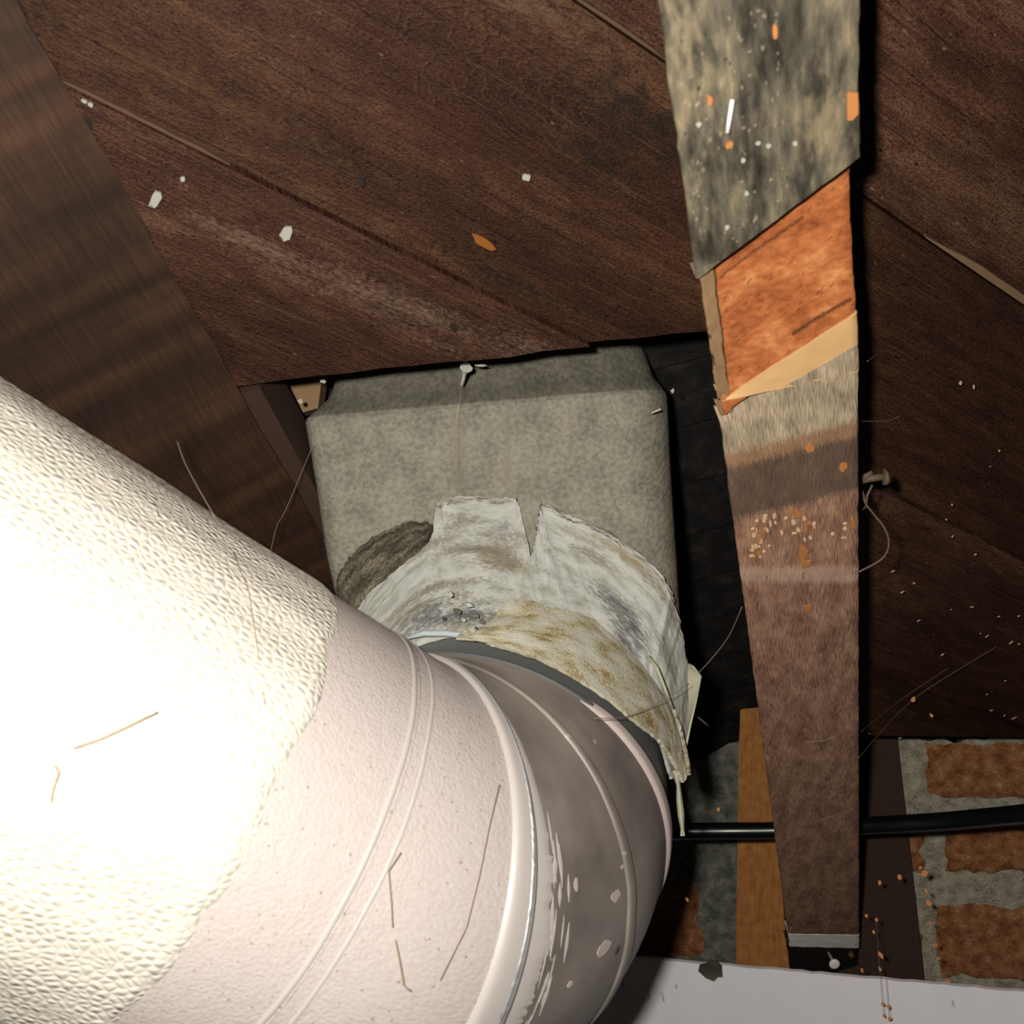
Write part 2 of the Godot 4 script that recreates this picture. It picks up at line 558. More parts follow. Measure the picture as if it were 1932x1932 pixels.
	t = ramped(1024, 1024, [[noise(1024, 1024, 0.06, 101, 1, 1, 3), 0.5], [noise(1024, 1024, 0.02, 102), 0.3]], 0.62, [[0.0, C(165, 152, 148)], [0.5, C(181, 170, 167)], [1.0, C(187, 177, 175)]])
	for k in 300:
		blot(t[0], rng.randf_range(0, 1024), rng.randf_range(0, 1024), rng.randf_range(1.5, 5.0), rng.randf_range(1.2, 3.0), C(112, 92, 76), 0.6, 0.4, rng.randf_range(-0.8, 0.8), 0.8)
	var pim := t[1] as Image
	M.painted = mat(t[0], 0.5, pim, 0.05, Vector3(6.0, 6.0, 1), 0.45)
	M.painted_plain = mat(C(177, 170, 167), 0.45, null, 0.0, Vector3.ONE, 0.5)
	var cells := Image.create_from_data(1024, 1024, false, Image.FORMAT_L8, noise(1024, 1024, 0.028, 111, 1, 1, 1, FastNoiseLite.TYPE_CELLULAR))
	M.tape = mat(C(206, 200, 189), 0.3, cells, 0.09, Vector3(11.0, 8.0, 1), 0.5)
	M.pink = mat(C(181, 165, 162), 0.6)
	M.lead = mat(C(84, 85, 84), 0.55, null, 0.0, Vector3.ONE, 0.4)
	M.zinc_dull = mat(C(163, 172, 176), 0.4)
	M.zinc = mat(C(185, 188, 192), 0.42, null, 0.0, Vector3.ONE, 0.5, 0.6)
	# brick and mortar
	t = ramped(512, 512, [[noise(512, 512, 0.03, 121), 0.9], [noise(512, 512, 0.15, 122), 0.6]], 0.5, [[0.0, C(93, 55, 33)], [0.4, C(132, 84, 54)], [0.75, C(149, 107, 73)], [1.0, C(166, 143, 115)]])
	M.brick = mat(t[0], 0.95, t[1], 0.15, Vector3(4, 4, 1))
	t = ramped(512, 512, [[noise(512, 512, 0.03, 131), 0.8], [noise(512, 512, 0.2, 132), 0.6]], 0.5, [[0.0, C(110, 105, 93)], [0.45, C(151, 145, 129)], [1.0, C(182, 176, 160)]])
	M.mortar = mat(t[0], 0.95, t[1], 0.3, Vector3(4, 4, 1))
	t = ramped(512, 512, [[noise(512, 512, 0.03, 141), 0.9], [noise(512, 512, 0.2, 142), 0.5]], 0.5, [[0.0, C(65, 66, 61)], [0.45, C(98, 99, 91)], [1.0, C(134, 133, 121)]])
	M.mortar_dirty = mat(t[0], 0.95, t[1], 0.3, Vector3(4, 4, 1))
	t = ramped(256, 1024, [[noise(256, 1024, 0.1, 151, 1, 16), 0.5], [noise(256, 1024, 0.02, 152), 0.5]], 0.5, [[0.0, C(132, 82, 38)], [0.5, C(163, 109, 58)], [1.0, C(180, 132, 81)]])
	blot(t[0], 200, 560, 8, 20, C(40, 22, 14), 0.3)
	M.batten = mat(t[0], 0.8, t[1], 0.03)
	t = ramped(1024, 256, [[noise(1024, 256, 0.02, 161), 0.5], [noise(1024, 256, 0.2, 162), 0.2]], 0.55, [[0.0, C(238, 233, 240)], [1.0, C(248, 245, 250)]])
	for k in 90:
		var p := Vector2(rng.randf_range(200, 900), rng.randf_range(0, 80))
		stroke(t[0], [p, p + Vector2(rng.randf_range(-9, 9), rng.randf_range(-5, 5))], 1.0, C(138, 130, 136), 0.5)
	M.lining = mat(t[0], 0.7)
	t = ramped(512, 512, [[noise(512, 512, 0.02, 171), 0.8], [noise(512, 512, 0.2, 172), 0.5]], 0.45, [[0.0, C(13, 12, 12)], [0.6, C(29, 26, 25)], [1.0, C(53, 48, 44)]])
	M.felt = mat(t[0], 0.85, t[1], 0.1, Vector3(4, 4, 1))
	M.cable = mat(C(12, 13, 17), 0.28, null, 0.0, Vector3.ONE, 0.5)
	M.splash = mat(C(148, 147, 138), 0.8)
	M.resin = mat(C(120, 74, 32), 0.5)
	M.web = mat(C(122, 108, 96), 0.9)
	M.web_dark = mat(C(156, 132, 112), 0.9)
	M.wire = mat(C(84, 70, 58), 0.6)
	M.nail = mat(C(228, 222, 220), 0.5)


# arched growth lines round a knot, as a board sawn off centre shows them
func arches(im: Image, cx: float, cy: float) -> void:
	var n := FastNoiseLite.new()
	n.frequency = 0.02
	n.fractal_octaves = 3
	var r := 12.0
	while r < 180.0:
		var pts := []
		for i in 41:
			var a := lerpf(-1.45, 1.45, i / 40.0)
			var w := 1.0 + n.get_noise_2d(a * 60.0, r * 2.0) * 0.3
			pts.append(Vector2(cx - cos(a) * r * 1.7 * w + 20.0, cy + sin(a) * r * 0.85 * w))
		stroke(im, pts, 1.6, C(30, 16, 12), 0.55, 0.6)
		for i in pts.size():
			pts[i] += Vector2(-2.0, 0)
		stroke(im, pts, 1.2, C(92, 62, 44), 0.3, 0.6)
		r += rng.randf_range(7.0, 13.0) + r * 0.07

# fine split grain along a board
func grain(im: Image, count: int, light: Color, dark: Color) -> void:
	for k in count:
		var p := Vector2(rng.randf_range(0, im.get_width()), rng.randf_range(4, im.get_height() - 4))
		var pts := [p]
		var drift := rng.randf_range(-0.05, 0.05)
		for i in rng.randi_range(2, 6):
			p += Vector2(rng.randf_range(14, 40), 0)
			p.y += drift * 20.0 + rng.randf_range(-1.2, 1.2)
			pts.append(p)
		stroke(im, pts, 1.4, light if k % 5 < 2 else dark, rng.randf_range(0.1, 0.45), 1.0)

func rafter_marks(im: Image) -> void:
	# v = (s - 0.29) / 0.76 ; 2048 pixels
	for y in range(0, 2048):
		var s := 0.29 + 0.76 * y / 2048.0
		for x in 256:
			var jag := (x * 37 % 23) / 23.0 * 0.005 + rng.randf_range(-0.002, 0.002)
			var sk := s + jag
			var band_at := s - (x / 256.0 - 0.5) * 0.027 + jag
			var c := im.get_pixel(x, y)
			if sk < 0.362:
				var g := c.get_luminance() * 1.25 + 0.05
				c = c.lerp(Color(g, g * 0.92, g * 0.78), 0.85)
			elif sk < 0.372 and (x * 7 + y * 3) % 11 > 4:
				c = c.lerp(C(185, 143, 98), 0.6)
			elif sk < 0.41:
				c = c.lerp(C(58, 51, 44), 0.6)
			elif band_at > 0.461 and band_at < 0.475:
				c = c.lerp(C(178, 150, 134), 0.65)
			im.set_pixel(x, y, c)
	stroke(im, [Vector2(120, 970), Vector2(165, 976), Vector2(190, 970)], 2, C(192, 164, 140), 0.7)
	stroke(im, [Vector2(110, 1300), Vector2(170, 1290), Vector2(240, 1275)], 3, C(176, 140, 116), 0.5)
	for k in 700:
		var p := Vector2(rng.randf_range(0, 256), rng.randf_range(450, 2048))
		stroke(im, [p, p + Vector2(rng.randf_range(-2, 2), rng.randf_range(4, 16))], 1.2, C(169, 134, 114) if k % 2 else C(63, 43, 36), 0.5)


func flue_marks(im: Image) -> void:
	# pixels of the face: x = (photo x - 560) * 1.4, y = (photo y - 600) * 1.6
	for sx in [[660, 750, 880, 13], [865, 700, 925, 22], [958, 735, 935, 10], [730, 720, 800, 9], [1075, 760, 860, 6]]:
		for j in range(int(sx[1]), int(sx[2]), 3):
			blot(im, (sx[0] - 560) * 1.4 + rng.randf_range(-2, 2), (j - 600) * 1.6, sx[3], 7, C(118, 112, 98), 0.8, 0.3, 0.0, 0.3)
	for k in 240:
		blot(im, rng.randf_range(0, 1024), rng.randf_range(60, 900), rng.randf_range(1, 4), rng.randf_range(1, 5), C(85, 80, 63), 0.6, 0.4, 0.0, 0.7)
	for line in [[[610, 860], [640, 845], [690, 880], [720, 872]], [[600, 800], [612, 850], [640, 870]], [[985, 800], [1050, 735], [1090, 720]], [[1115, 720], [1122, 850]], [[1150, 750], [1160, 790], [1190, 840]], [[1060, 890], [1110, 870], [1140, 845]], [[840, 690], [700, 830], [660, 950]], [[1130, 870], [1180, 1000]], [[880, 720], [866, 780], [866, 920]]]:
		var pts := []
		for p in line:
			pts.append(Vector2((p[0] - 560) * 1.4, (p[1] - 600) * 1.6))
		stroke(im, pts, 2.0, C(98, 92, 78), 0.35, 6.0)
	stroke(im, [Vector2(430, 150), Vector2(424, 200), Vector2(429, 250), Vector2(424, 300)], 2.0, C(169, 165, 150), 0.4, 1.0)
	for b in [[575, 870, 20, 12], [690, 880, 16, 7], [905, 700, 30, 12], [1100, 700, 40, 14], [620, 960, 14, 50]]:
		blot(im, (b[0] - 560) * 1.4, (b[1] - 600) * 1.6, b[2] * 1.4, b[3] * 1.6, C(93, 89, 79), 0.8, 0.5, 0.0, 0.45)


func bandage_marks(im: Image, n: int, col: Color) -> void:
	for k in n * 3:
		blot(im, rng.randf_range(150, 900), rng.randf_range(100, 900), rng.randf_range(12, 60), rng.randf_range(10, 36), col if k % 2 else C(108, 107, 111), 0.9, 0.6, rng.randf_range(-0.3, 0.3), 0.55)
	for k in 260:
		blot(im, rng.randf_range(0, 1024), rng.randf_range(0, 1024), rng.randf_range(1, 6), rng.randf_range(1, 3), C(79, 74, 66), 0.5, 0.5, rng.randf_range(-1, 1), 0.75)


# ---------------------------------------------------------------- roof
func uv_board(p: Vector3, k: int) -> Vector2:
	var a := p.dot(D2)
	var b := p.dot(E2)
	return Vector2(((0.85 - a) if k == 4 else (a + 0.1)) / 0.95, (b - BOARDS[k]) / (BOARDS[k + 1] - BOARDS[k]))

const BOARDS := [-0.667, -0.522, -0.377, -0.229, -0.088, 0.058, 0.205]

func make_ceiling() -> void:
	var ceiling := base("ceiling", roof(0.3, 0.0, -H_BOARD))
	tag(ceiling, "sloping roof of wide dark brown boards with old paint splashes", "ceiling", "", "structure")
	# the boards run from the hip to the far right, stop at the wall, and are cut away round the flue
	var eave_a := on_boards(1640, 1388)
	var eave_b := on_boards(1932, 1388)
	var ed := (eave_b - eave_a).normalized()
	var region := PackedVector2Array()
	for p in [roof(-0.25, HIP - 0.006, 0), roof(1.3, HIP - 0.006, 0)]:
		region.append(Vector2(p.dot(D2), p.dot(E2)))
	for k in [-1.2, 0.9]:
		var q: Vector3 = eave_a + ed * k
		region.append(Vector2(q.dot(D2), q.dot(E2)))
	var far := roof(-0.25, 0.9, 0)
	region.append(Vector2(far.dot(D2), far.dot(E2)))
	var c1 := on_boards(470, 727)
	var c2 := on_boards(1330, 625)
	var hole := PackedVector2Array()
	var wob := []
	for i in 15:
		var p := c1.lerp(c2, i / 14.0) + D1 * rng.randf_range(-0.0012, 0.0012)
		wob.append(p)
	wob.push_front(c1 + (c1 - c2) * 0.3)
	for p in wob:
		hole.append(Vector2(p.dot(D2), p.dot(E2)))
	for q in [roof(c2.dot(D1) + 0.01, 0.09, 0), roof(1.5, 0.09, 0), roof(1.5, -0.5, 0)]:
		hole.append(Vector2(q.dot(D2), q.dot(E2)))
	for k in BOARDS.size() - 1:
		var lo: float = BOARDS[k]
		var hi: float = BOARDS[k + 1] - 0.0008
		var strip := PackedVector2Array([Vector2(-0.6, lo), Vector2(1.5, lo), Vector2(1.5, hi), Vector2(-0.6, hi)])
		for piece in Geometry2D.intersect_polygons(strip, region):
			for cut in Geometry2D.clip_polygons(piece, hole):
				if cut.size() < 3:
					continue
				var pts := []
				var uvs := []
				var tilt := [0.004, 0.004, 0.004, 0.0045, 0.004, 0.004][k] as float
				for c in cut:
					var f := (c.y - lo) / 0.147
					var p: Vector3 = D2 * c.x + E2 * c.y + NV * (-H_BOARD - 0.002 + tilt * f)
					pts.append(p)
					uvs.append(uv_board(p, k))
				var g := Geo.new()
				g.prism(pts, NV * -0.02, uvs)
				var b := build("board", g, M.board_worn if k % 2 == 0 else M.board, ceiling)
				if k == 3: tag(b, "wide board with swirling grain above the flue")
	# bare edges where a board stands proud of its neighbour
	for e in [[-0.03, 0.055, 3, 0.0013, M.edge_dull], [0.1, 0.205, 4, 0.0013, M.edge_dull], [0.368, 0.6, 4, 0.0038, M.edge]]:
		var g := Geo.new()
		var b: float = BOARDS[e[2]] + 0.0003
		var pts := []
		var n := 16
		for side in 2:
			for i in n:
				var f := (i + 0.5) / n if side == 0 else 1.0 - (i + 0.5) / n
				var wide: float = e[3] * clampf(f * 5.0, 0.1, 1.0) * (clampf((1.0 - f) * 5.0, 0.1, 1.0) if e[1] < 0.5 else 1.0)
				var q := 0.0 if side == 0 else wide + rng.randf_range(-0.0003, 0.0003)
				pts.append(D2 * lerpf(e[0], e[1], f) + E2 * (b + q) + NV * (-H_BOARD + 0.0014 - 0.3 * q))
		g.prism(pts, NV * -0.004)
		tag(build("board_edge", g, e[4], ceiling), "lighter bare edge of a board")
	# splashes of plaster and beads of resin on the boards
	for s in [[293, 375, 9, 18], [540, 437, 11, 16], [993, 333, 8, 6], [345, 337, 4, 6], [160, 190, 5, 3], [172, 196, 5, 3]]:
		build("plaster_splash", fleck(on_boards(s[0], s[1], 0.0032), NV, D2, s[2] / F * 0.53, s[3] / F * 0.55, 0.0012, 11), M.splash, ceiling)
	build("resin_bead", fleck(on_boards(910, 455, 0.0032), NV, D2, 0.0075, 0.0028, 0.0012, 9), M.resin, ceiling)
	for s in [[682, 342], [855, 617], [165, 232]]:
		build("nail_hole", fleck(on_boards(s[0], s[1], 0.003), NV, D1, 0.004, 0.0018, 0.0003, 7), M.near_black, ceiling)
	# the next slope beyond the hip
	var side := base("ceiling", roof(0.3, HIP, -H_BOARD))
	tag(side, "rough-sawn dark roof slope to the left of the boarded one, meeting it at a hip", "ceiling", "", "structure")
	var m := NV * sin(deg_to_rad(22)) - WV * cos(deg_to_rad(22))
	var rows := []
	for i in 90:
		var s := -0.25 + 1.35 * i / 89.0
		var line := []
		for j in 30:
			var q := 0.5 * j / 29.0
			var bow := 0.0004 * sin(s * 40.0 + q * 9.0)
			var edge := 0.0005 * sin(s * 61.0) + 0.0004 * sin(s * 173.0) if j == 0 else 0.0
			line.append([roof(s, HIP, -H_BOARD + 0.004 + bow) + m * (q + edge), Vector2(q / 0.5, s / 0.55)])
		rows.append(line)
	var g := Geo.new()
	g.slab(rows, Vector3.ZERO, 0.025)
	build("side_board", g, M.sawn, side)
	# above the opening: the hip timber and the dark roofing felt
	var hip := base("hip_timber", roof(0.4, HIP, -H_BOARD))
	tag(hip, "dark timber seen through the opening beside the flue's left edge", "timber")
	g = Geo.new()
	g.prism([roof(0.319, HIP - 0.08, -H_BOARD - 0.003), roof(0.319, -0.1725, -H_BOARD - 0.003), roof(0.319, -0.1725, -H_BOARD - 0.045), roof(0.319, HIP - 0.08, -H_BOARD - 0.045)], D1 * 0.8)
	build("hip_beam", g, M.brown_side, hip)
	var roofing := base("ceiling", roof(0.5, 0, -0.6))
	tag(roofing, "black roofing felt in lapped courses, seen through the cut opening", "ceiling", "", "structure")
	for k in 22:
		var s := 0.1 + 0.06 * k
		g = Geo.new()
		var pts := [roof(s, -0.5, -0.575), roof(s, 0.6, -0.575), roof(s + 0.066, 0.6, -0.566), roof(s + 0.066, -0.5, -0.566)]
		g.prism(pts, NV * -0.004)
		build("felt_course", g, M.felt, roofing)


# a small thin piece with a ragged outline
func fleck(p: Vector3, nrm: Vector3, along: Vector3, rx: float, ry: float, thick: float, n := 7) -> Geo:
	var g := Geo.new()
	var ex := (along - nrm * along.dot(nrm)).normalized()
	var ey := nrm.cross(ex)
	var pts := []
	for k in n:
		var a := TAU * k / n + rng.randf_range(-0.2, 0.2)
		var r := rng.randf_range(0.6, 1.15)
		pts.append(p + ex * cos(a) * rx * r + ey * sin(a) * ry * r)
	g.prism(pts, nrm * thick)
	return g


# ---------------------------------------------------------------- wall
func wall_at(c: float, h: float, out: float) -> Vector3:
	return on_wall(1555, 1600) + CW.normalized() * c + UP * h - NW * -out

func wall_ch(x: float, y: float) -> Vector2:
	var d := on_wall(x, y) - on_wall(1555, 1600)
	return Vector2(d.dot(CW.normalized()), d.dot(UP))

func make_walls() -> void:
	var wall := base("wall_back", wall_at(0, -0.4, 0))
	tag(wall, "old brick wall with thick smeared mortar under the roof", "wall", "", "structure")
	var n := FastNoiseLite.new()
	n.frequency = 22.0
	n.fractal_octaves = 4
	var top := wall_ch(1800, 1394).y
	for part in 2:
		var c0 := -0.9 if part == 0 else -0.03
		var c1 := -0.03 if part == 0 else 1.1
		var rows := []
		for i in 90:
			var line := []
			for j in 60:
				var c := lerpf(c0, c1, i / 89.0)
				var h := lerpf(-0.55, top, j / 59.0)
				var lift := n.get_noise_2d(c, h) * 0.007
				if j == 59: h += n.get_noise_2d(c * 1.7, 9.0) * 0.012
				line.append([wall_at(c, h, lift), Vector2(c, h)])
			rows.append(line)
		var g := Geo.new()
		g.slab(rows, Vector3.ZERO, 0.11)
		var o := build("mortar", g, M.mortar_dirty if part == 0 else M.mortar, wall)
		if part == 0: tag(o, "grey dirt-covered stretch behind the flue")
	# bricks: left, right, top, bottom as seen in the photograph
	for b in [[1752, 2080, 1400, 1503], [1786, 2040, 1556, 1641], [1772, 2100, 1716, 1840], [2070, 2330, 1556, 1645], [2120, 2440, 1398, 1506], [2130, 2460, 1716, 1845], [2370, 2640, 1556, 1648], [1196, 1316, 1668, 1803], [1000, 1175, 1668, 1803], [1640, 1730, 1716, 1840], [1450, 1610, 1640, 1760], [1600, 1740, 1556, 1641], [1490, 1640, 1400, 1503]]:
		var a := wall_ch(b[0], b[3])
		var d := wall_ch(b[1], b[2])
		var rows := []
		var sd := rng.randf_range(0, 50)
		for i in 26:
			var line := []
			for j in 14:
				var u := i / 25.0
				var v := j / 13.0
				var edge := minf(minf(u, 1 - u) * (d.x - a.x), minf(v, 1 - v) * (d.y - a.y))
				var c := lerpf(a.x, d.x, u) + n.get_noise_2d(v * 0.12 + sd, u * 0.05) * 0.006
				var h := lerpf(a.y, d.y, v) + n.get_noise_2d(u * 0.3, sd + v * 0.05) * 0.004
				var lift := 0.0045 * clampf(edge / 0.006, 0.0, 1.0) + n.get_noise_3d(c, h, sd) * 0.003
				line.append([wall_at(c, h, lift), Vector2(c + sd, h)])
			rows.append(line)
		var g := Geo.new()
		g.slab(rows, Vector3.ZERO, 0.02)
		build("brick", g, M.brick, wall)
	# the white lining that hides the foot of the wall
	var lining := base("lining_board", on_wall(1500, 1900, 0.1))
	tag(lining, "white painted lining board across the foot of the brick wall", "board")
	var rows := []
	for i in 120:
		var x := 700.0 + 2300.0 * i / 119.0
		var y := 1776.0 + (x - 850.0) * 0.0885 + rng.randf_range(-1.2, 1.2)
		var line := []
		for j in 6:
			line.append([on_plane(x, y, NW, WALL + 0.145) - UP * (0.5 * j / 5.0), Vector2(x / 1500.0, 0.18 * j)])
		rows.append(line)
	var g := Geo.new()
	g.slab(rows, Vector3.ZERO, 0.005)
	build("panel", g, M.lining, lining)
	var scrap := fleck(on_plane(1345, 1830, NW, WALL + 0.149), -NW, CW, 0.013, 0.010, 0.0015, 11)
	tag(build("torn_scrap", scrap, M.bandage_old), "torn brownish scrap hanging over the top edge of the white lining board", "scrap")
	# the pale upright batten
	var bat := base("batten", on_wall(1435, 1828, 0.035))
	tag(bat, "pale orange timber upright standing against the bricks left of the rafter", "timber")
	g = Geo.new()
	var c0 := [on_wall(1388, 1850, 0.04), on_wall(1394, 1420, 0.04), on_wall(1397, 1338, 0.04), on_wall(1455, 1334, 0.04), on_wall(1500, 1340, 0.04), on_wall(1520, 1850, 0.04)]
	g.prism(c0, NW * -0.03, [Vector2(0.02, 1), Vector2(0.04, 0.2), Vector2(0.06, 0.02), Vector2(0.6, 0.0), Vector2(0.95, 0.02), Vector2(0.98, 1)])
	build("upright", g, M.batten, bat)
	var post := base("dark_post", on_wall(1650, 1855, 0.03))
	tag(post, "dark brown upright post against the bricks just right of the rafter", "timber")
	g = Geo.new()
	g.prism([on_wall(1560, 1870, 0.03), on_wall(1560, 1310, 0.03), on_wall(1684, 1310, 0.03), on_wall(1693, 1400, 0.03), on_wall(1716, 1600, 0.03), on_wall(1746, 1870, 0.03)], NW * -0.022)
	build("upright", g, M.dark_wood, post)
	# chip at the foot of the batten
	build("splinter", fleck(on_wall(1392, 1822, 0.07), -NW, CW, 0.006, 0.003, 0.002), M.chip, bat)


# ---------------------------------------------------------------- rafter
func rafter_part(called: String, parent: Node3D, s0: float, s1: float, skew0: float, skew1: float, wl: float, wr: float, deep: Callable, m: Material, uv_s: Vector2, ns: int, ragged: float, side := 0.105) -> MeshInstance3D:
	var rows := []
	var nw := 18
	var n := FastNoiseLite.new()
	n.frequency = 60.0
	n.fractal_octaves = 4
	for i in ns + 1:
		var line := []
		var f := float(i) / ns
		for j in nw + 5:
			var k := clampf(float(j - 2) / nw, 0.0, 1.0)
			var w := lerpf(wl, wr, k)
			var s := lerpf(s0 + skew0 * (w - 0.09), s1 + skew1 * (w - 0.09), f)
			if k == 0.0: w += n.get_noise_2d(s, 1.0) * ragged + n.get_noise_2d(s * 5.0, 4.0) * ragged * 0.5
			if k == 1.0: w += n.get_noise_2d(s, 7.0) * ragged + n.get_noise_2d(s * 5.0, 9.0) * ragged * 0.5
			var dn: float = deep.call(f, k) + n.get_noise_2d(s * 1.5, w * 1.5) * 0.0006
			if j == 0 or j == nw + 4: dn += side
			elif j == 1 or j == nw + 3: dn += 0.0012
			if j == 0: w = wl + (side - 0.004) * 0.218
			elif j == 1: w -= 0.0008
			if j >= nw + 3: w += 0.0008
			line.append([roof(s, w, -H_RAFTER - dn), Vector2((w - 0.055) / 0.07, (s - uv_s.x) / uv_s.y)])
		rows.append(line)
	var g := Geo.new()
	g.grid(rows, Vector3.ZERO)
	for e in [0, ns]:
		var mid: Vector3 = roof(lerpf(s0, s1, 0.5), 0.09, -H_RAFTER)
		var a := []
		var b := []
		for j in range(1, nw + 4):
			a.append(rows[e][j])
			var low: Vector3 = rows[e][j][0] - NV * 0.012
			b.append([low, rows[e][j][1]])
		g.grid([a, b], a[8][0] * 2.0 - mid)
	return build(called, g, m, parent)

func make_rafter() -> void:
	var raft := base("rafter", roof(1.05, 0.09, -H_RAFTER))
	tag(raft, "rafter running down to the bricks with a freshly cut orange notch", "rafter")
	var skew := -0.52
	tag(rafter_part("weathered_length", raft, -0.2, 0.238, 0.0, skew, 0.0567, 0.1238, func(_f, _k): return 0.0, M.weathered, Vector2(0.1, 0.15), 100, 0.0009), "grey weathered length")
	tag(rafter_part("cut_notch", raft, 0.2375, 0.319, skew, -0.47, 0.0605, 0.1232, func(f, k): return 0.009 * (1.0 - f * f) + 0.0012 - 0.0025 * exp(-k * 14.0), M.fresh, Vector2(0.2, 0.14), 40, 0.0006), "freshly cut orange notch")
	tag(rafter_part("torn_edge", raft, 0.2555, 0.334, 0.0, 0.0, 0.0590, 0.0640, func(f, k): return 0.004 * (1.0 - f) + 0.0012 * k, M.torn, Vector2(0.2, 0.14), 60, 0.0007, 0.006), "torn fibres along the notch's left side")
	tag(rafter_part("feathered_edge", raft, 0.312, 0.327, -0.47, 0.05, 0.0600, 0.1234, func(f, _k): return 0.0012 * (1.0 - f), M.tan, Vector2(0.3, 0.1), 8, 0.0005), "pale tan feathered edge below the notch")
	tag(rafter_part("sawn_length", raft, 0.326, 1.002, -0.4, 0.58, 0.0590, 0.1232, func(_f, _k): return 0.0, M.brown, Vector2(0.29, 0.76), 160, 0.0006), "brown sawn length")
	tag(rafter_part("painted_band", raft, 1.002, 1.034, 0.58, 0.62, 0.0590, 0.1232, func(_f, _k): return -0.0004, M.white_paint, Vector2(0.29, 0.76), 8, 0.0006), "white painted band")
	tag(rafter_part("dark_foot", raft, 1.033, 1.14, 0.62, 0.6, 0.0570, 0.1232, func(_f, _k): return 0.003, M.near_black, Vector2(0.29, 0.76), 8, 0.0006), "near-black foot")  # last stretch of the rafter, in one near-black colour
	# chips, splinters and loosened grain
	for k in 56:
		var x := rng.randf_range(1410, 1595)
		var y := 985.0 + rng.randf_range(-24, 24) + (20 if rng.randf() < 0.4 else 0)
		if k > 34:
			x = 1432 + rng.randf_range(-16, 22)
			y = rng.randf_range(975, 1050)
		build("wood_chip", fleck(on_rafter(x, y, 0.0003), NV, D1, rng.randf_range(0.0008, 0.0026), rng.randf_range(0.0005, 0.0016), 0.0007, 5), M.chip_pale if k % 3 else M.chip, raft)
	for s in [[1505, 968, 0.0035, 0.0028], [1515, 1040, 0.009, 0.0025], [1520, 1063, 0.003, 0.0035], [1524, 1146, 0.004, 0.0022], [1528, 843, 0.004, 0.0022], [1608, 985, 0.006, 0.0016], [1611, 1592, 0.007, 0.0022], [1606, 1800, 0.009, 0.0025], [1462, 62, 0.0032, 0.0012], [1375, 272, 0.002, 0.0014], [1607, 200, 0.006, 0.003], [1338, 188, 0.002, 0.0012], [1590, 880, 0.004, 0.002]]:
		build("splinter", fleck(on_rafter(s[0], s[1], 0.0004), NV, D1, s[2], s[3], 0.001, 8), M.chip, raft)
	for s in [[1430, 270], [1450, 275], [1402, 302], [1318, 235], [1372, 428], [1408, 365], [1500, 270]]:
		build("plaster_speck", fleck(on_rafter(s[0], s[1], 0.0004), NV, D1, 0.0012, 0.0011, 0.0006, 7), M.splash, raft)
	var g := Geo.new()
	g.tube([on_rafter(1382, 188, 0.003), on_rafter(1372, 250, 0.003)], 0.00085, 6)
	build("staple", g, M.nail, raft)
	# nail driven through the foot
	var nail := base("nail", on_rafter(1575, 1820, 0.006))
	tag(nail, "white-headed nail in the near-black foot of the rafter", "nail")
	g = Geo.new()
	var axis_n := (NV * 0.4 + Vector3(0, 0, -1)).normalized()
	var foot := at(1575, 1820, 0.975)
	g.tube([foot + axis_n * -0.0022, foot + axis_n * -0.0018, foot, foot + axis_n * 0.0006], [0.004, 0.005, 0.005, 0.0035], 20)
	build("head", g, M.nail, nail)
	g = Geo.new()
	g.tube([foot - axis_n * 0.002, foot - axis_n * 0.03], 0.0014, 10)
	build("shank", g, M.zinc, nail)


# ---------------------------------------------------------------- flue and pipe
const FLUE_Z := 0.612

